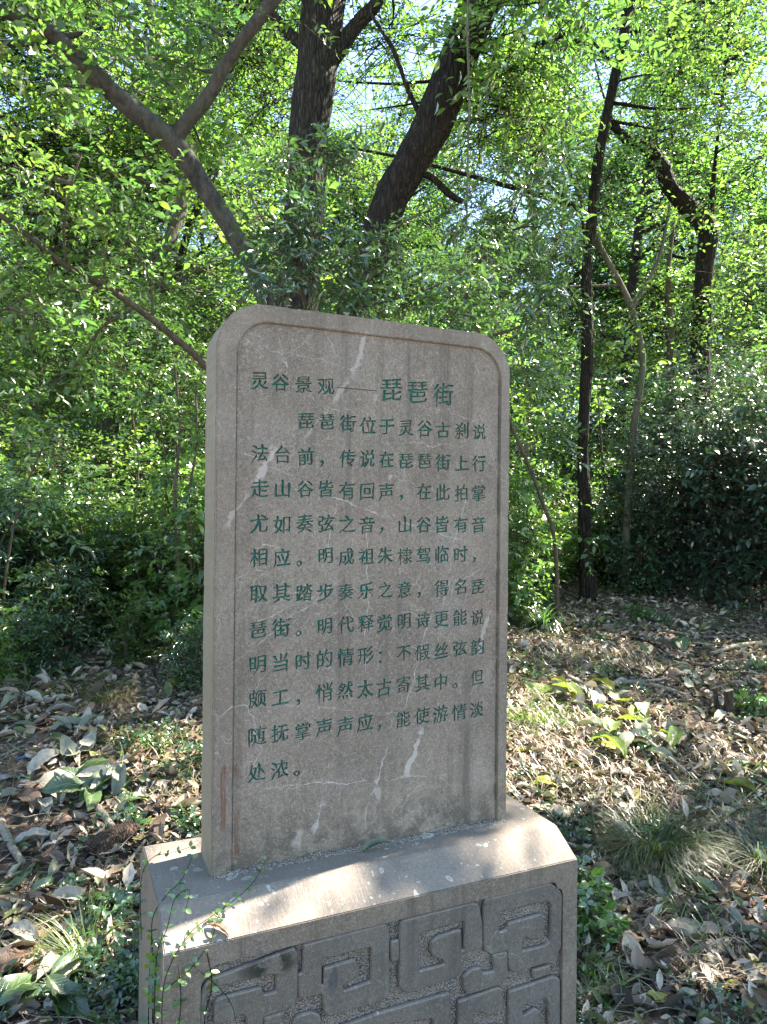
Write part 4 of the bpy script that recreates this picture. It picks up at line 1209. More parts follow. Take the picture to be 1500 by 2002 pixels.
# ================================================================== GROUND COVER
def big_leaf_mesh(seed, L=1., wd=.42, curl=.15, fold=.12, twist=.2, serr=.02, ny_=11, nx_=7, holes=0):
    g = np.random.default_rng(seed)
    t = np.linspace(0, 1, ny_); s = np.linspace(-1, 1, nx_)
    T_2, S_2 = np.meshgrid(t, s, indexing='ij')
    prof = np.sin(np.pi * np.clip(T_2, .0, 1) ** .85) ** .75 * wd / 2 + .004
    edge = 1 + serr * np.where(np.arange(ny_) % 2 == 0, 1, -1)[:, None] * (np.abs(S_2) > .9) + g.normal(0, .03, T_2.shape) * (np.abs(S_2) > .9)
    X = S_2 * prof * edge
    Z = fold * np.abs(S_2) * prof * 2.2 + curl * (T_2 - .5) ** 2 * g.choice([-1, 1]) + .02 * np.sin(T_2 * 26) * np.abs(S_2) ** 1.2 * .6 + twist * (T_2 - .4) * X
    Y = T_2
    V = np.stack([X, Y, Z], -1).reshape(-1, 3)
    V[:, 1] -= .45
    V[:, 2] -= V[:, 2].min()
    V[:, 2] += .03 * np.sin(V[:, 0] * 11 + V[:, 1] * 7 + seed) * np.cos(V[:, 1] * 9 - seed) + .012 * np.sin(V[:, 0] * 31 + V[:, 1] * 23)
    V += g.normal(0, .006, V.shape)
    i = (np.arange(ny_ - 1)[:, None] * nx_ + np.arange(nx_ - 1)[None])
    Fq = np.stack([i, i + 1, i + nx_ + 1, i + nx_], -1).reshape(-1, 4)
    n0 = len(V)
    # petiole
    pt = np.array([[0, -.45, V[nx_ // 2, 2]], [.01, -.55, V[nx_ // 2, 2] + .01], [.0, -.66, V[nx_ // 2, 2] + .03]])
    pv, pf = tube_arrays(pt, np.array([.012, .009, .008]), 4, base=n0)
    V = np.vstack([V, pv])
    lx = np.concatenate([S_2.ravel(), np.zeros(len(pv))]); ly = np.concatenate([T_2.ravel(), np.zeros(len(pv))])
    return np_mesh('fallen_leaf', V * L, [np.vstack([Fq, pf])], {'lx': lx, 'ly': ly})

def big_leaf_mat(name, c0, c1, vein, trans, tf=.15, gloss=.05, rough=.45):
    m, nt = new_mat(name); q = NT(nt)
    lx = q.n('ShaderNodeAttribute', attribute_name='lx').outputs['Fac']; ly = q.n('ShaderNodeAttribute', attribute_name='ly').outputs['Fac']
    oi = q.n('ShaderNodeObjectInfo')
    co = q.n('ShaderNodeTexCoord').outputs['Object']
    n1, _ = q.noise(co, 9, 5, .65); n2, _ = q.noise(co, 40, 3)
    c = q.mix(q.math('ADD', q.mapr(n1, .3, .7, 0, .6), q.math('MULTIPLY', oi.outputs['Random'], .4)), c0, c1)
    al = q.math('ABSOLUTE', lx)
    ph = q.math('MULTIPLY', q.math('SUBTRACT', ly, q.math('MULTIPLY', al, .16)), 13)
    lat = q.math('ABSOLUTE', q.math('SUBTRACT', q.math('FRACT', ph), .5))
    v = q.math('MAXIMUM', q.mapr(al, .09, .03), q.mapr(lat, .10, .03, 0, .55))
    c = q.mix(q.math('MULTIPLY', v, .75), c, vein)
    c = q.mix(q.mapr(n2, .62, .72, 0, .6), c, (.06, .04, .025))
    d = q.n('ShaderNodeBsdfDiffuse'); q.l(c, d.inputs[0])
    t = q.n('ShaderNodeBsdfTranslucent'); t.inputs[0].default_value = (*trans, 1)
    mx = q.n('ShaderNodeMixShader'); mx.inputs[0].default_value = tf
    q.l(d.outputs[0], mx.inputs[1]); q.l(t.outputs[0], mx.inputs[2])
    gl_ = q.n('ShaderNodeBsdfGlossy'); gl_.inputs['Roughness'].default_value = rough
    fr_ = q.n('ShaderNodeLayerWeight'); fr_.inputs[0].default_value = .25
    m2 = q.n('ShaderNodeMixShader'); q.l(q.math('MULTIPLY_ADD', fr_.outputs['Fresnel'], gloss * 3, gloss), m2.inputs[0]); q.l(mx.outputs[0], m2.inputs[1]); q.l(gl_.outputs[0], m2.inputs[2])
    bp = q.bump(v, .4, .01)
    q.l(bp, d.inputs['Normal']); q.l(bp, gl_.inputs['Normal'])
    q.out(m2.outputs[0])
    return m
BL = {'pale': big_leaf_mat('pale_dry_leaf', (.26, .24, .19), (.46, .43, .36), (.36, .33, .27), (.3, .28, .18), .12, .012, .6),
      'green': big_leaf_mat('green_fallen_leaf', (.022, .055, .02), (.06, .11, .035), (.14, .19, .08), (.1, .22, .03), .2, .08, .33),
      'brown': big_leaf_mat('brown_dry_leaf', (.12, .075, .05), (.24, .165, .12), (.15, .09, .055), (.2, .1, .04), .12, .03, .5),
      'grey': big_leaf_mat('grey_green_leaf', (.15, .165, .115), (.25, .26, .19), (.22, .23, .16), (.16, .2, .08), .15, .04, .45),
      'yellow': big_leaf_mat('yellowing_leaf', (.14, .17, .025), (.34, .31, .04), (.26, .26, .07), (.3, .34, .03), .25, .04, .4)}
BL['lime'] = big_leaf_mat('fresh_cut_leaf', (.07, .13, .02), (.20, .26, .06), (.22, .28, .09), (.3, .42, .04), .3, .05, .4)
LEAFLAB = {'pale': 'pale grey-buff fallen leaf with its underside up on the soil', 'green': 'still-green glossy fallen leaf lying on the soil', 'brown': 'reddish brown dry fallen leaf lying on the soil',
           'grey': 'dull grey-green withered fallen leaf on the soil', 'yellow': 'yellowing fallen leaf lying on the soil'}
lm_cache = {}
for kd in BL:
    for k in range(4):
        me = big_leaf_mesh(hash((len(kd), k)) % 1000 + k * 7, 1., [.42, .36, .48, .32][k], [.35, .6, .9, .5][k], [.18, .3, .1, .45][k], [.3, -.5, .8, -.2][k])
        me.materials.append(BL[kd]); lm_cache[kd, k] = me
def slope_n(x, y):
    e = .05
    return nrm(np.array([-(gz(x + e, y) - gz(x - e, y)) / (2 * e), -(gz(x, y + e) - gz(x, y - e)) / (2 * e), 1.]))
PED_C = loc2probe = (np.array([OX, OY]))
def in_ped(x, y, m_=.05):
    d = np.array([x - OX, y - OY, 0]); a = d @ Ev; n_ = d @ Nv
    return (-OL - m_ < a < W_ + OR_ + m_) and (FN - m_ < n_ < T_ + BB + .06 + m_)
def leaf_obj(kd, x, y, z, L, rz, tilt, g):
    o = bpy.data.objects.new('fallen_leaf', lm_cache[kd, int(g.integers(0, 4))])
    COL.objects.link(o)
    nn = Vector(nrm(slope_n(x, y) + g.normal(0, tilt, 3)))
    q = nn.to_track_quat('Z', 'Y') if True else None
    o.rotation_mode = 'QUATERNION'
    from mathutils import Quaternion
    o.rotation_quaternion = Quaternion(nn, rz) @ Vector((0, 0, 1)).rotation_difference(nn)
    o.location = (x, y, z); o.scale = (L,) * 3
    tag(o, LEAFLAB[kd], 'fallen leaf', kd + ' fallen leaves on the ground')
    return o
g = np.random.default_rng(91)
# leaves seen large in the photo: (u, v, length px, kind, heading in picture degrees)
SEEN = [(150, 1535, 130, 'pale', 30), (85, 1500, 75, 'pale', 70), (65, 1510, 45, 'pale', 110), (200, 1545, 100, 'green', 60), (245, 1540, 70, 'green', 100), (60, 1575, 60, 'brown', 150), (85, 1582, 60, 'pale', 130), (60, 1655, 75, 'pale', 35),
        (95, 1645, 40, 'pale', 80), (120, 1650, 45, 'pale', 160), (212, 1668, 80, 'pale', 40), (105, 1710, 60, 'grey', 95), (60, 1715, 50, 'green', 90), (135, 1765, 70, 'pale', 10), (85, 1745, 60, 'green', 60), (20, 1785, 60, 'grey', 20), (45, 1835, 70, 'pale', 160),
        (155, 1830, 80, 'pale', 165), (30, 1960, 100, 'green', 40), (60, 1975, 90, 'green', 30), (120, 1985, 80, 'green', 120), (20, 1890, 60, 'brown', 70), (300, 1650, 30, 'brown', 0), (250, 1575, 60, 'green', 20), (220, 1600, 60, 'grey', 50), (330, 1550, 45, 'pale', 170),
        (380, 1580, 35, 'grey', 20), (270, 1380, 50, 'yellow', 70), (340, 1350, 60, 'yellow', 60), (130, 1430, 70, 'grey', 30), (170, 1440, 60, 'grey', 150), (120, 1395, 50, 'pale', 20), (300, 1390, 60, 'pale', 25), (350, 1280, 60, 'pale', 130), (300, 1275, 55, 'pale', 50),
        (90, 1250, 45, 'pale', 80), (180, 1190, 40, 'pale', 0), (15, 1310, 60, 'pale', 150), (20, 1340, 50, 'pale', 100), (40, 1430, 50, 'green', 20), (1480, 1925, 70, 'pale', 85), (1475, 1840, 60, 'green', 160), (1260, 1900, 100, 'pale', 115), (1280, 1905, 70, 'green', 140),
        (1340, 1955, 55, 'grey', 120), (1375, 1750, 70, 'green', 150), (1435, 1800, 50, 'pale', 100), (1235, 1850, 55, 'brown', 20), (1185, 1710, 50, 'brown', 170), (1265, 1740, 40, 'pale', 0), (1300, 1745, 60, 'pale', 160), (1440, 1740, 50, 'brown', 40), (1235, 1790, 40, 'brown', 80),
        (1445, 1545, 55, 'yellow', 140), (1330, 1580, 60, 'brown', 40), (1420, 1500, 55, 'pale', 10), (1440, 1520, 50, 'pale', 60), (1240, 1560, 55, 'pale', 10), (1160, 1570, 60, 'pale', 45), (1220, 1525, 60, 'pale', 170), (1330, 1265, 55, 'green', 80), (1345, 1335, 55, 'grey', 60),
        (1370, 1340, 50, 'grey', 110), (1220, 1365, 40, 'grey', 20), (1475, 1190, 45, 'grey', 60), (1380, 1270, 50, 'pale', 140), (1030, 1470, 55, 'yellow', 170), (1140, 1490, 45, 'pale', 120), (1070, 1540, 50, 'yellow', 170), (1135, 1420, 50, 'pale', 100), (1410, 1410, 50, 'pale', 40),
        (1400, 1950, 50, 'pale', 80), (1470, 1970, 60, 'brown', 60), (1180, 1960, 60, 'brown', 10), (1330, 1870, 50, 'brown', 120), (1250, 1980, 60, 'brown', 0), (1430, 1940, 40, 'yellow', 30), (1150, 1850, 60, 'pale', 110), (1360, 1990, 50, 'grey', 100), (1160, 1760, 40, 'brown', 30)]
for (u, v, lp_, kd, hd) in SEEN:
    p = ground(u, v)
    L = lp_ / F_PX * np.linalg.norm(p - [0, 0, CAM_Z]) * 1.0
    leaf_obj(kd, p[0], p[1], float(gz(p[0], p[1])) + .004, L, R(hd - 90), .2, g)
cnt = 0
while cnt < 120:
    u, v = g.uniform(-60, 1560), 1210 + 790 * g.uniform(0, 1) ** .8
    if 395 < u < 995: continue
    p = ground(u, v)
    if in_ped(p[0], p[1], .03): continue
    kd = g.choice(['pale', 'pale', 'grey', 'brown', 'brown', 'green', 'yellow', 'grey'], p=[.12, .08, .2, .2, .16, .1, .04, .1])
    leaf_obj(kd, p[0], p[1], float(gz(p[0], p[1])) + .008, g.uniform(.06, .12), g.uniform(0, 6.28), .35, g)
    cnt += 1

# small litter, uncountable
def scatter(n, g, y0=1.7, y1=10.5):
    y = y0 + (y1 - y0) * g.uniform(0, 1, n) ** 1.15
    x = g.uniform(-1, 1, n) * (.62 * y + .5)
    d0 = (x - OX) * Ev[0] + (y - OY) * Ev[1]; d1 = (x - OX) * Nv[0] + (y - OY) * Nv[1]
    k = ~((d0 > -OL - .01) & (d0 < W_ + OR_ + .01) & (d1 > FN - .02) & (d1 < T_ + BB + .07))
    return x[k], y[k]
x, y = scatter(85000, g)
cl_n = .35 + np.sin(x * 3.1 + 1) * np.cos(y * 2.7) + .6 * np.sin(x * 7 + y * 5)
k = g.uniform(-1.6, 1.2, len(x)) < cl_n
x, y = x[k], y[k]
n = len(x)
P = np.stack([x, y, gz(x, y) + g.uniform(.0, .018, n)], -1)
a = g.uniform(0, 6.28, n)
D = np.stack([np.cos(a), np.sin(a), g.normal(.12, .32, n)], -1)
N = nrm(np.array([0, -.15, 1]) + g.normal(0, .55, (n, 3)))
L = g.gamma(4, .0105, n) + .012
sh_l = (np.array([[0, 0, 0], [0, .35, -.02], [0, .7, .02], [0, 1, .14], [.38, .22, .10], [.48, .55, .16], [-.40, .28, .06], [-.42, .62, .20]], float), tmpl(1)[1])
V, Fc, rn = leaf_arrays(P, D, N, L, L * g.uniform(.3, .6, n), g.uniform(0, 1, n), shape=sh_l)
tag(link_mesh('leaf_litter', np_mesh('leaf_litter', V, [Fc], {'rnd': rn}), M['litter']), 'layer of small dry brown and buff leaves covering the soil', 'leaf litter', None, 'stuff')
x, y = scatter(9000, g)
n = len(x)
a = g.uniform(0, 6.28, n); ln = g.uniform(.03, .16, n)
A = np.stack([x, y, gz(x, y) + g.uniform(.004, .02, n)], -1)
B = A + np.stack([np.cos(a) * ln, np.sin(a) * ln, g.normal(0, .02, n)], -1)
B[:, 2] = np.maximum(B[:, 2], gz(B[:, 0], B[:, 1]) + .004)
tb = Tubes(); tb.segs(A, B, .0022, 4)
x, y = scatter(1700, g)
for xx_, yy_ in zip(x, y):
    a_ = g.uniform(0, 6.28); l_ = g.uniform(.08, .38); k_ = np.linspace(-.5, .5, 4)
    px_ = xx_ + np.cos(a_) * l_ * k_ + g.normal(0, .012, 4); py_ = yy_ + np.sin(a_) * l_ * k_ + g.normal(0, .012, 4)
    if in_ped(xx_, yy_, .2): continue
    tb.add(np.stack([px_, py_, gz(px_, py_) + .012 + g.uniform(0, .02)], -1), np.linspace(1, .5, 4) * g.uniform(.0018, .0042), 4, step=2)
tag(link_mesh('twig_litter', tb.mesh('twig_litter'), M['stick']), 'small dead twigs scattered through the leaf litter', 'twigs', None, 'stuff')
def thatch(name, label, spots, n, L, mat, g):
    V_, F_, R_ = [], [], []; o_ = 0
    for (u, v, r_) in spots:
        p = ground(u, v)
        k_ = int(n * r_ * r_ * 10)
        xx_ = p[0] + g.normal(0, r_ * .5, k_); yy_ = p[1] + g.normal(0, r_ * .5, k_)
        a_ = g.uniform(0, 6.28, k_); l_ = L * g.uniform(.4, 1.3, k_)
        t_ = np.linspace(0, 1, 5)
        X_ = xx_[:, None] + np.cos(a_)[:, None] * l_[:, None] * t_ + g.normal(0, .004, (k_, 5)); Y_ = yy_[:, None] + np.sin(a_)[:, None] * l_[:, None] * t_ + g.normal(0, .004, (k_, 5))
        Z_ = gz(X_, Y_) + .004 + g.uniform(.1, .55, (k_, 1)) * l_[:, None] * np.sin(np.pi * t_ * .9) * .8 + g.uniform(0, .012, (k_, 1))
        wv = .0022 * (1 - .8 * t_ ** 2)
        sx, sy = -np.sin(a_)[:, None] * wv, np.cos(a_)[:, None] * wv
        V = np.stack([np.stack([X_ - sx, Y_ - sy, Z_], -1), np.stack([X_ + sx, Y_ + sy, Z_], -1)], 2).reshape(-1, 3)
        i_ = (np.arange(k_)[:, None] * 5 + np.arange(4)[None]).reshape(-1) * 2
        V_.append(V); F_.append(np.stack([i_, i_ + 1, i_ + 3, i_ + 2], -1) + o_); R_.append(np.repeat(g.uniform(0, 1, k_), 10)); o_ += len(V)
    tag(link_mesh(name, np_mesh(name, np.vstack(V_), [np.vstack(F_)], {'rnd': np.concatenate(R_)}), M[mat]), label, 'ground cover', None, 'stuff')
thatch('dry_thatch', 'pale dry grass stems matted over the soil', [(1050, 1450, .5), (1120, 1520, .4), (1190, 1440, .45), (1040, 1380, .3), (1300, 1560, .3), (1240, 1300, .4), (1080, 1270, .4), (1380, 1880, .22), (330, 1570, .22), (210, 1420, .3), (1420, 1650, .3), (1180, 1700, .2), (300, 1300, .3), (1350, 1450, .3)], 190, .12, 'grass_dry', g)
thatch('thin_grass', 'thin green grass blades growing through the litter', [(1040, 1420, .35), (1110, 1380, .3), (350, 1500, .25), (1080, 1560, .25), (1150, 1300, .4), (60, 1330, .3), (1440, 1560, .3), (180, 1840, .2), (1180, 1930, .15), (1330, 1780, .2), (280, 1450, .25), (1020, 1300, .3)], 110, .13, 'grass_bright', g)
# tiny green seedlings and creeping ground plants
cs = []
for (u, v, r_, n_) in ((330, 1440, .14, 60), (260, 1460, .10, 40), (60, 1320, .15, 50), (130, 1310, .1, 40), (1080, 1250, .16, 40), (1050, 1330, .12, 40), (1250, 1200, .12, 30), (230, 1790, .1, 50), (260, 1950, .14, 120), (200, 1890, .12, 50), (1290, 1220, .1, 20), (1380, 1230, .12, 20), (1470, 1370, .1, 30), (1150, 1820, .07, 30), (1460, 1210, .2, 30), (240, 1620, .1, 30), (360, 1620, .08, 30), (380, 1480, .08, 30), (1180, 1330, .12, 30)):
    p = ground(u, v)
    cs.append(sprays(np.array([p + [0, 0, .03]]), np.array([r_]), n_, 6, .09, .032, .5, g, squash=.35)[0])
x, y = scatter(75, g, 2.2, 7.5)
for xx_, yy_ in zip(x, y):
    if in_ped(xx_, yy_, .12): continue
    cs.append(sprays(np.array([[xx_, yy_, float(gz(xx_, yy_)) + .025]]), np.array([g.uniform(.06, .2)]), int(g.integers(8, 40)), 6, .09, .03, .5, g, squash=.35)[0])
tag(link_mesh('ground_creepers', leaves_mesh('ground_creepers', cs, 1), M['leaf_dark']), 'low green seedlings and creeping leaves among the litter', 'ground cover', None, 'stuff')

# grass tussocks ---------------------------------------------------------
def blades(g, n, L, spread, width, droop, base_r, k=6, lean=(0, 0)):
    a = g.uniform(0, 6.28, n); b_r = base_r * np.sqrt(g.uniform(0, 1, n))
    p0 = np.stack([np.cos(a) * b_r, np.sin(a) * b_r, np.full(n, -.01)], -1)
    a2 = a + g.normal(0, .5, n)
    tilt = np.abs(g.normal(0, spread, n)) + .15
    hd = np.stack([np.cos(a2), np.sin(a2), np.zeros(n)], -1) + np.array([lean[0], lean[1], 0])
    ln = L * g.uniform(.5, 1.15, n)
    t = np.linspace(0, 1, k)
    th = tilt[:, None] + droop * (t[None] ** 1.3) * g.uniform(.6, 1.4, (n, 1))
    dx = np.cumsum(np.sin(th), 1) / k; dz = np.cumsum(np.cos(th), 1) / k
    dx -= dx[:, :1]; dz -= dz[:, :1]
    C_ = p0[:, None] + hd[:, None] * (dx * ln[:, None])[..., None]
    C_[..., 2] += dz * ln[:, None]
    sd_ = np.stack([-np.sin(a2), np.cos(a2), np.zeros(n)], -1)
    C_ = C_ + sd_[:, None] * ((t[None] ** 2) * (g.normal(0, .22, n) * ln)[:, None])[..., None]
    kk_ = g.uniform(.35, .8, n); bent = g.uniform(0, 1, n) < .3
    C_[..., 2] -= np.where(bent[:, None], np.maximum(0, t[None] - kk_[:, None]) * ln[:, None] * 1.1, 0)
    wv = width * (1 - t ** 2 * .95) * g.uniform(.7, 1.2, (n, 1))
    V = np.stack([C_ - sd_[:, None] * wv[..., None] / 2, C_ + sd_[:, None] * wv[..., None] / 2], 2).reshape(-1, 3)
    i = (np.arange(n)[:, None] * k + np.arange(k - 1)[None]).reshape(-1) * 2
    Fq = np.stack([i, i + 1, i + 3, i + 2], -1)
    return V, Fq, np.repeat(g.uniform(0, 1, n), k * 2)
def tussock(u, v, label, n, L, spread, width, droop, base_r, seed, mat='grass', dry=0, lean=(0, 0), name='grass_tussock', cat='grass tussock'):
    g = np.random.default_rng(seed)
    p = ground(u, v)
    root = empty(name, p); tag(root, label, cat)
    V, Fq, r_ = blades(g, n, L, spread, width, droop, base_r, lean=lean)
    V[:, 2] = np.maximum(V[:, 2], gz(V[:, 0] + p[0], V[:, 1] + p[1]) - p[2] + .004)
    link_mesh('green_blades', np_mesh('green_blades', V, [Fq], {'rnd': r_}), M[mat], root)
    if dry:
        V, Fq, r_ = blades(g, dry, L * .75, spread * 1.1 + .3, width, droop * 1.3, base_r * 1.1, lean=(lean[0], lean[1] - .4))
        V[:, 2] = np.maximum(V[:, 2], gz(V[:, 0] + p[0], V[:, 1] + p[1]) - p[2] + .002)
        link_mesh('dry_blades', np_mesh('dry_blades', V, [Fq], {'rnd': r_}), M['grass_dry'], root)
tussock(1275, 1665, 'large drooping grass tussock with straw-coloured dead skirt, right of the base', 1000, .46, .6, .0032, 1.75, .11, 1, dry=300)
tussock(210, 1370, 'grass tussock with a wide straw-brown skirt left of the stele', 300, .32, .5, .0032, 1.5, .12, 2, dry=800)
tussock(165, 1870, 'arching pale-green grass tussock by the left foot of the base', 170, .36, .55, .0035, 1.3, .05, 3, lean=(-.35, .1))
tussock(1150, 1900, 'fresh bright-green grass tuft tight against the right side of the base', 160, .15, .35, .003, .9, .04, 4, 'grass_bright')
tussock(1345, 1880, 'small straw-dry grass tuft among the rocks at lower right', 70, .13, .6, .0025, 1.2, .04, 5, dry=160)
tussock(1500, 1690, 'drooping green grass tussock cut by the right edge', 330, .36, .55, .0035, 1.5, .07, 6, dry=80)
tussock(1058, 1225, 'strap-leaved lily-turf clump at the back of the clearing beside the stele', 150, .48, .55, .017, 1.6, .06, 7, 'leaf_dark', name='lily_turf', cat='plant')
tussock(1035, 1400, 'sunlit grass tuft close behind the right edge of the stele', 320, .26, .8, .004, 1.5, .16, 8, 'grass_bright', dry=120)
tussock(45, 1265, 'strap-leaved plant at the left edge under the thicket', 90, .5, .5, .016, 1.5, .06, 13, 'leaf_dark', name='strap_plant', cat='plant')
tussock(345, 1262, 'strap-leaved plant close to the left side of the stele', 70, .42, .5, .014, 1.5, .05, 14, 'leaf_deep', name='strap_plant', cat='plant')
tussock(350, 1520, 'thin green grass tuft just left of the stele in a sunny patch', 90, .22, .6, .003, 1.3, .06, 9)
tussock(1160, 1985, 'dark grass tuft at the bottom beside the base right corner', 120, .2, .5, .003, 1.4, .05, 10)
tussock(1400, 1600, 'loose grass tuft between the large tussock and the right edge', 110, .28, .7, .003, 1.4, .08, 12, dry=40)

# cut leafy boughs ---------------------------------------------------------
def leafy_bough(path_px, label, kinds, n_leaf, Lr, seed, rad=.006, head=None, lift=.02, side=None):
    g = np.random.default_rng(seed)
    pts = [ground(path_px[i], path_px[i + 1]) + np.array([0, 0, lift]) for i in range(0, len(path_px), 2)]
    base = pts[0].copy()
    root = empty('fallen_bough', base); tag(root, label, 'fallen bough')
    tb = Tubes(); tb.add(rel(pts, base), np.linspace(rad, rad * .5, len(pts)), 6, g, .06)
    link_mesh('stem', tb.mesh('stem'), M['stick'], root)
    sp, _ = smooth_path(pts, np.ones(len(pts)), 8)
    for i in range(n_leaf):
        t = g.uniform(.3, 1) if n_leaf > 8 else .5 + .5 * i / n_leaf
        j = int(t * (len(sp) - 1))
        p = sp[j]
        tdir = nrm(sp[min(j + 1, len(sp) - 1)] - sp[max(j - 1, 0)])
        ang = math.atan2(tdir[1], tdir[0]) + g.choice([-1, 1]) * g.uniform(.2, 1.1)
        L = g.uniform(*Lr)
        kd = kinds[int(g.integers(0, len(kinds)))]
        o = bpy.data.objects.new('leaf', lm_cache[kd, int(g.integers(0, 4))]); COL.objects.link(o); o.parent = root
        from mathutils import Quaternion
        nn = Vector(nrm(slope_n(p[0], p[1]) + g.normal(0, .3, 3)))
        o.rotation_mode = 'QUATERNION'
        o.rotation_quaternion = Quaternion(nn, ang - math.pi / 2) @ Vector((0, 0, 1)).rotation_difference(nn)
        c_ = p + np.array([math.cos(ang), math.sin(ang), 0]) * L * .6
        if side: c_ = c_ + np.array([g.normal(0, side), -abs(g.normal(0, side)), 0])
        c_[2] = float(gz(c_[0], c_[1])) + g.uniform(.015, .055)
        o.location = Vector(c_ - base); o.scale = (L,) * 3
leafy_bough([150, 1560, 155, 1480, 145, 1430], 'withered bough of curled grey leaves on the soil left of the stele', ['grey', 'grey', 'pale'], 9, (.13, .2), 1)
leafy_bough([270, 1500, 215, 1530, 170, 1560], 'fallen bough with large green and pale leaves left of the base', ['green', 'green', 'pale', 'grey', 'green'], 16, (.13, .22), 2)
leafy_bough([1340, 1530, 1270, 1470, 1190, 1400, 1110, 1345], 'cut leafy bough glowing in the sun patch right of the stele', ['yellow', 'lime', 'pale', 'grey', 'pale', 'lime'], 44, (.13, .24), 3, .010, lift=.06, side=.14)
leafy_bough([15, 1300, 60, 1330, 40, 1380], 'grey-leaved withered bough at the left edge of the clearing', ['pale', 'grey'], 10, (.12, .18), 4)
leafy_bough([1420, 1300, 1360, 1320, 1330, 1350], 'dry curled-leaf bough in the shade near the cut stumps', ['grey', 'brown', 'grey'], 12, (.12, .18), 5)
leafy_bough([140, 1230, 200, 1215, 260, 1230], 'yellow and pale leafed bough below the thicket at left', ['yellow', 'pale', 'pale', 'green'], 12, (.12, .2), 6)
leafy_bough([20, 1990, 60, 1960, 110, 1950], 'big-leaved green bough in the bottom left corner', ['green', 'green', 'grey', 'green'], 7, (.14, .2), 7)
leafy_bough([260, 1265, 310, 1275, 360, 1285], 'bough of broad pale leaves close to the left side of the stele', ['pale', 'grey', 'pale'], 8, (.14, .2), 8)

# sticks and logs ----------------------------------------------------------
def stick(pp, r0, label, mat='stick', lift=.01, name='fallen_branch', cat='branch', seed=0, r1=None, fork=None):
    g = np.random.default_rng(seed + 500)
    pts = [ground(pp[i], pp[i + 1]) + np.array([0, 0, r0 * .7 + lift]) for i in range(0, len(pp), 2)]
    tb = Tubes(); tb.add(pts, np.linspace(r0, r1 or r0 * .55, len(pts)), 9, g, .09, step=7)
    if fork:
        q = [pts[len(pts) // 2]] + [ground(fork[i], fork[i + 1]) + np.array([0, 0, .03 + lift]) for i in range(0, len(fork), 2)]
        tb.add(q, np.linspace(r0 * .6, r0 * .25, len(q)), 6, g, .08)
    tag(link_mesh(name, tb.mesh(name), M[mat]), label, cat)
stick([1110, 1330, 1160, 1352, 1220, 1340, 1290, 1350, 1350, 1370], .022, 'long crooked grey branch lying across the shade behind the sun patch', seed=1, fork=[1290, 1340, 1325, 1325])
stick([1500, 1265, 1440, 1270, 1390, 1285], .028, 'stout pale branch lying at the right edge of the clearing', seed=2)
stick([1500, 1305, 1420, 1315, 1340, 1300, 1310, 1290], .02, 'dark branch lying below the stout pale one at the right edge', 'bark_brown', seed=3)
stick([1220, 1250, 1280, 1265, 1310, 1290], .018, 'dark broken branch in the middle of the leaf litter right of the stele', 'bark_dark', seed=4)
stick([1250, 1225, 1320, 1240, 1400, 1250, 1450, 1245], .012, 'thin pale stick lying at the sunny back of the clearing', seed=5)
stick([1085, 1205, 1120, 1240, 1135, 1255], .018, 'short broken branch beside the lily-turf clump', 'bark_brown', seed=6)
stick([1190, 1380, 1250, 1440, 1300, 1500, 1335, 1545], .012, 'straight bare stick slanting down through the cut leafy bough', seed=7, fork=[1290, 1415, 1315, 1400])
stick([1260, 1470, 1265, 1500, 1268, 1525], .014, 'short upright-lying stick at the edge of the sun patch', seed=8)
stick([175, 1680, 215, 1655, 260, 1635], .05, 'thick rotten log lying left of the stone base', 'rotten', 0, 'rotten_log', 'log', 9, .042)
stick([230, 1720, 255, 1690, 285, 1650], .012, 'thin grey stick leaning beside the rotten log', seed=10)
stick([0, 1615, 20, 1660, 45, 1700], .022, 'grey branch at the left edge of the picture', seed=11)
stick([192, 1590, 215, 1620, 235, 1640], .02, 'short grey branch above the rotten log', seed=12)
stick([225, 1715, 232, 1735, 228, 1750], .013, 'stubby pale stick below the rotten log', seed=13)
stick([0, 1485, 30, 1470, 55, 1460], .007, 'thin twig on the bare soil at the left edge', seed=14)
stick([1230, 1820, 1245, 1860, 1260, 1890], .010, 'dark thin stick lying on bare soil right of the base', 'bark_brown', seed=15)
stick([1210, 1705, 1280, 1725, 1355, 1728], .009, 'thin stick lying under the large grass tussock', seed=16)
stick([1130, 1975, 1160, 1985, 1190, 1992], .010, 'pale stick by the bottom right corner of the base', seed=17)
stick([1380, 1880, 1420, 1935, 1490, 2000], .008, 'long thin dark stick slanting to the bottom right corner', 'bark_brown', seed=18)
stick([130, 1300, 230, 1285, 290, 1262], .009, 'pale straight stick lying above the straw-skirted tussock', seed=19)
stick([300, 1240, 360, 1225, 400, 1205], .010, 'thin pale stick close to the left side of the stele at the back', seed=20)
stick([1440, 1850, 1438, 1885, 1430, 1910], .008, 'short dark stick between the rocks and the green leaf', 'bark_brown', seed=21)
stick([1360, 1920, 1375, 1945, 1390, 1965], .010, 'short brown stick below the rocks', 'rotten', seed=22)

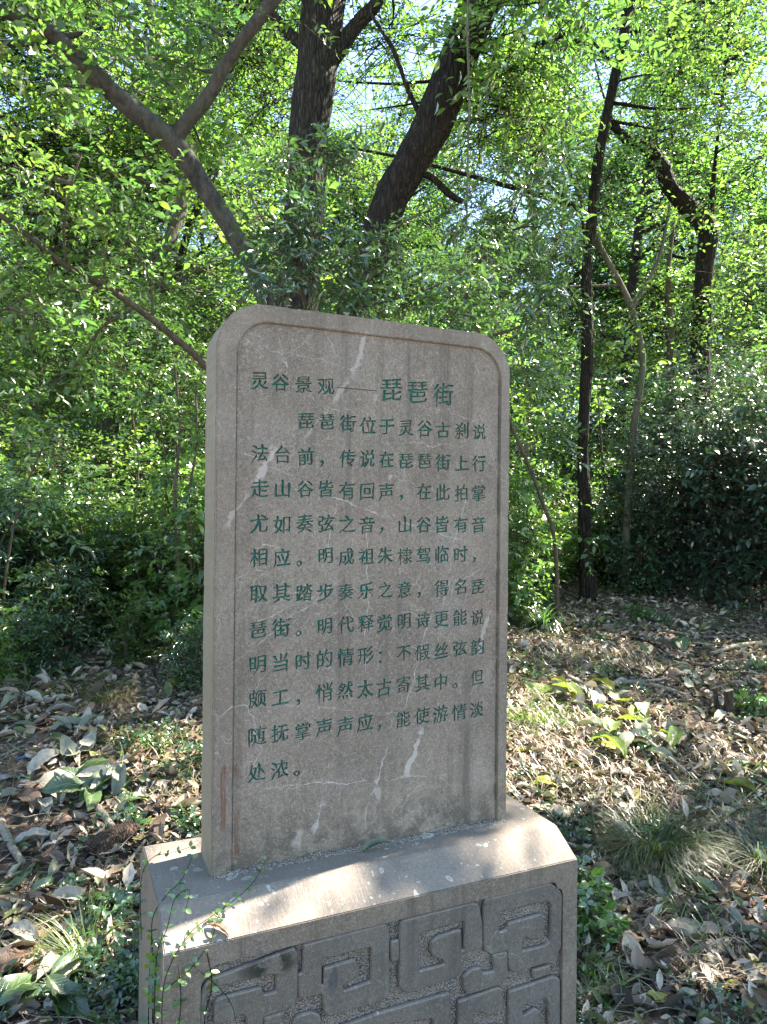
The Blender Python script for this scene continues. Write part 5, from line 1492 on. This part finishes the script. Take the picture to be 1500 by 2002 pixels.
def stump(u, v, h, r0, label, seed, leanx=0):
    g = np.random.default_rng(seed); p = ground(u, v); p[2] -= .04
    root = empty('cut_stump', p); tag(root, label, 'stump')
    n_ = 14; th = np.linspace(0, 2 * np.pi, n_, endpoint=False)
    V = []
    for k in range(7):
        z = (h + .04) * k / 6
        r_ = r0 * (1.25 - .35 * min(1, k / 3)) * (1 + .05 * np.sin(th * 3 + seed) + g.normal(0, .02, n_))
        V.append(np.stack([np.cos(th) * r_ + leanx * z, np.sin(th) * r_, np.full(n_, z) + (np.cos(th) * .008 if k == 6 else 0)], -1))
    V = np.vstack(V)
    i = np.arange(6)[:, None] * n_ + np.arange(n_)[None]; j = np.arange(6)[:, None] * n_ + ((np.arange(n_) + 1) % n_)[None]
    Fq = np.stack([i, j, j + n_, i + n_], -1).reshape(-1, 4)
    link_mesh('stem', np_mesh('stem', V, [Fq]), M['bark_brown'], root)
    top = V[-n_:]; cV = np.vstack([top + [0, 0, .0005], [top.mean(0) + [0, 0, .002]]])
    link_mesh('cut_face', np_mesh('cut_face', cV, [np.array([[k, (k + 1) % n_, n_] for k in range(n_)])]), M['stick'], root)
stump(1424, 1400, .165, .030, 'taller of the two cut stems standing near the right edge', 3)
stump(1406, 1392, .155, .016, 'thinner cut stem leaning left beside the taller one', 4, -.15)

# rocks -------------------------------------------------------------------
def rock(u, v, size, label, seed, mat='rock', flat=.6, name='rock', cat='rock', cuts=9):
    g = np.random.default_rng(seed); p = ground(u, v)
    bm = bmesh.new(); bmesh.ops.create_icosphere(bm, subdivisions=4, radius=1)
    V = np.array([q.co[:] for q in bm.verts])
    for _ in range(cuts):
        d = nrm(g.normal(0, 1, 3)); k = g.uniform(.5, .8); h = V @ d
        V = V - np.maximum(0, h - k)[:, None] * d
    V = V + .012 * np.sin(V[:, [1, 2, 0]] * 9 + g.uniform(0, 6, 3))
    for q, c_ in zip(bm.verts, V): q.co = c_ * np.array(size) * [1, 1, flat]
    me = bpy.data.meshes.new(name); bm.to_mesh(me); bm.free()
    o = link_mesh(name, me, M[mat]); o.location = (p[0], p[1], float(gz(p[0], p[1])) + size[2] * flat * .25); o.rotation_euler = (g.normal(0, .1), g.normal(0, .1), g.uniform(0, 6))
    tag(o, label, cat)
rock(1345, 1825, (.085, .07, .06), 'mossy angular rock half sunk in soil right of the base', 1)
rock(1420, 1812, (.05, .035, .04), 'brown blocky stone right of the mossy rock', 2, cuts=14)
rock(1400, 1862, (.055, .05, .03), 'flat pale stone in front of the brown blocky one', 3)
rock(1180, 1368, (.05, .04, .02), 'dark grey slate chip at the edge of the sun patch', 4, 'slate', .5, cuts=12)
rock(10, 1522, (.055, .05, .03), 'grey slab of stone at the left edge of the bare soil', 5, 'slate', .4, cuts=12)
rock(375, 1600, (.05, .04, .045), 'grey stone resting just left behind the stele foot', 6, 'slate', cuts=12)
rock(1085, 1590, (.09, .06, .045), 'pale buff stone behind the right end of the base', 7)
rock(1290, 1845, (.016, .014, .012), 'small white pebble on bare soil right of the base', 8)
rock(1265, 1890, (.022, .02, .018), 'small grey pebble beside the thin dark stick', 9, 'slate')
rock(1195, 1380, (.02, .02, .015), 'small grey pebble beside the slate chip', 10, 'slate')
def scrap(u, v, label, seed):
    g = np.random.default_rng(seed); p = ground(u, v)
    bm = bmesh.new(); bmesh.ops.create_grid(bm, x_segments=5, y_segments=4, size=1)
    for q in bm.verts: q.co = Vector((q.co.x * .022 + g.normal(0, .001), q.co.y * .010 + g.normal(0, .001), .006 * math.sin(q.co.x * 3) + g.normal(0, .001)))
    r_ = bmesh.ops.extrude_face_region(bm, geom=bm.faces[:]); bmesh.ops.translate(bm, vec=(0, 0, .0015), verts=[e for e in r_['geom'] if isinstance(e, bmesh.types.BMVert)])
    me = bpy.data.meshes.new('plastic_scrap'); bm.to_mesh(me); bm.free()
    o = link_mesh('plastic_scrap', me, M['blue']); o.location = p + [0, 0, .008]; o.rotation_euler = (.2, .1, .4); tag(o, label, 'litter')
scrap(42, 1483, 'small blue plastic scrap on bare soil at the left', 1)
scrap(1488, 1347, 'small blue plastic scrap among litter at the right edge', 2)

# dark leaf and chip lying on the base --------------------------------------
def on_base(kd, a, n_, h, L, rz, label, tilt=(0, 0), wide=1):
    o = bpy.data.objects.new('fallen_leaf', lm_cache[kd, 3]); COL.objects.link(o)
    o.location = loc2world(a, n_, h); o.rotation_euler = (tilt[0], tilt[1], YAW + rz); o.scale = (L * wide, L, L)
    tag(o, label, 'fallen leaf')
on_base('green', .42, -.022, .004, .085, R(-100), 'dark curled leaf lying on the base against the foot of the stele', (.3, .2), .7)
on_base('brown', -.015, -.155, -.045, .06, R(60), 'dry orange-brown leaf caught in the creeper on the left end of the base', (.4, .2))

# creeper over the left corner of the base -----------------------------------
g = np.random.default_rng(121)
cre = empty('creeper', loc2world(-.15, -.10, PB)); tag(cre, 'creeping vine with small round leaf pairs climbing the left corner of the stone base', 'vine')
cb = np.array(loc2world(-.15, -.10, PB))
tb = Tubes(); LP, LDD, LNN, LL = [], [], [], []
def run(loc_pts, r0=.0022, spacing=.034, ls=.024, leafy=True):
    pts = [loc2world(*p) for p in loc_pts]
    tb.add(rel(pts, cb), np.linspace(r0 * .7, r0 * .35, len(pts)), 5, g, .03, step=6)
    sp, _ = smooth_path(pts, np.ones(len(pts)), 10)
    if not leafy: return
    acc = 0
    for i in range(1, len(sp)):
        acc += np.linalg.norm(sp[i] - sp[i - 1])
        if acc > spacing * g.uniform(.7, 1.3):
            acc = 0
            td = nrm(sp[i] - sp[i - 1])
            for s_ in (-1, 1):
                sd_ = nrm(np.cross(td, nrm(np.array([0, -.6, .8]) + g.normal(0, .3, 3)))) * s_
                LP.append(sp[i]); LDD.append(sd_ + td * .4 + g.normal(0, .25, 3) + [0, 0, .15]); LNN.append(nrm(np.array([0, -.5, .85]) + g.normal(0, .3, 3))); LL.append(ls * .7 * g.uniform(.6, 1.25))
e_ = .006
xl = -OL
for k in range(4):      # stems up the left flank and corner
    n0 = FN + .02 + g.uniform(-.03, .14)
    run([(xl - .03 - g.uniform(0, .05), n0 - .02, PB), (xl - .012, n0 + g.normal(0, .02), -.45), (xl - .012, n0 + g.normal(0, .02), -.25), (xl - .008, n0 + g.normal(0, .015), -.08 - g.uniform(0, .04))], .0026, .045, .03)
run([(xl - .01, FN + .09, -.12), (xl - .012, FN + .10, -.03), (xl + .02, -.05, e_), (xl + .06, -.01, .015), (xl + .09, .02, .05)], .0018, .03, .02)
run([(xl - .012, FN + .05, -.15), (xl - .008, FN + .03, -.06), (xl + .01, FN + .03, -.02), (xl + .03, FN + .055, .03), (xl + .06, FN + .05, .045), (xl + .05, FN + .03, .015)], .0016, .025, .024)
run([(xl + .0, FN - .012, -.30), (xl - .004, FN - .012, -.15), (xl + .01, FN - .010, -.08), (xl + .06, FN + .02, -.032), (xl + .14, FN + .05, -.010), (xl + .21, FN + .085, .012), (xl + .25, FN + .11, .05)], .0018, .024, .021)
run([(xl + .01, FN - .010, -.12), (xl + .06, FN - .008, -.09), (xl + .10, FN + .005, -.05), (xl + .12, FN + .03, -.02), (xl + .15, FN + .06, .0)], .0016, .022, .022)
run([(xl + .03, FN - .008, -.08), (xl + .035, FN - .010, -.16), (xl + .03, FN - .010, -.25), (xl + .05, FN - .010, -.40)], .0022, .04, .026)
run([(xl + .09, FN - .006, -.07), (xl + .10, FN - .010, -.14), (xl + .085, FN - .010, -.22), (xl + .10, FN - .012, -.36)], .0024, .04, .024)
run([(xl + .06, FN - .006, -.09), (xl + .13, FN - .008, -.17), (xl + .155, FN - .008, -.24), (xl + .165, FN - .01, -.36)], .0014, .06, .015)
run([(xl - .01, .16, -.20), (xl - .012, .17, -.06), (xl + .01, .14, .01), (xl + .06, .11, .03), (xl + .10, .10, .04)], .0015, .03, .022)
link_mesh('stems', tb.mesh('stems'), M['bark_dark'], cre)
sh_r = (np.array([[0, 0, 0], [0, .4, -.02], [0, .75, -.02], [0, 1, -.06], [.40, .22, .05], [.45, .6, .05], [-.40, .22, .05], [-.45, .6, .05]], float), tmpl(1)[1])
LL = np.array(LL)
link_mesh('leaves', leaves_mesh('leaves', [(np.array(LP) - cb, np.array(LDD), np.array(LNN), LL, LL * .68, g.uniform(0, 1, len(LL)))], shape=sh_r), M['leaf_mid'], cre)

# leafy undergrowth against the left foot of the base
s_, f_ = proto_shrub(341, .34, .2, 9, 120, 8, .09, .042, .42)
f_.materials.append(M['leaf_dark']); s_.materials.append(M['twig'])
for k, (a, n_, lb) in enumerate(((-.22, -.12, 'low dark-leaved seedling cluster at the left foot of the base'), (-.27, .06, 'dark seedling cluster left of the base beside the rotten log'), (-.30, -.24, 'dark leafy seedlings in the bottom left beside the base'))):
    p = loc2world(a, n_, 0)
    plant('seedling_cluster', lb, 'plant', None, (s_, f_), (M['twig'], M['leaf_dark']), (p[0], p[1], float(gz(p[0], p[1])) - .01), k * 2., [1.1, .9, 1.][k])
s2, f2 = proto_shrub(342, .22, .10, 5, 34, 7, .08, .045, .55)
f2.materials.append(M['leaf_mid']); s2.materials.append(M['twig'])
for (u, v, lb) in ((1142, 1770, 'young plant with broad toothed leaves behind the right corner of the base'), (1165, 1840, 'small seedling just right of the base among bare soil'), (1255, 1215, 'bright seedling at the back of the clearing near the slim trunk'), (1470, 1400, 'young leafy plant beside the cut stems at the right edge')):
    p = ground(u, v)
    plant('seedling', lb, 'plant', None, (s2, f2), (M['twig'], M['leaf_mid']), (p[0], p[1], p[2] - .01), u * .01, .9)
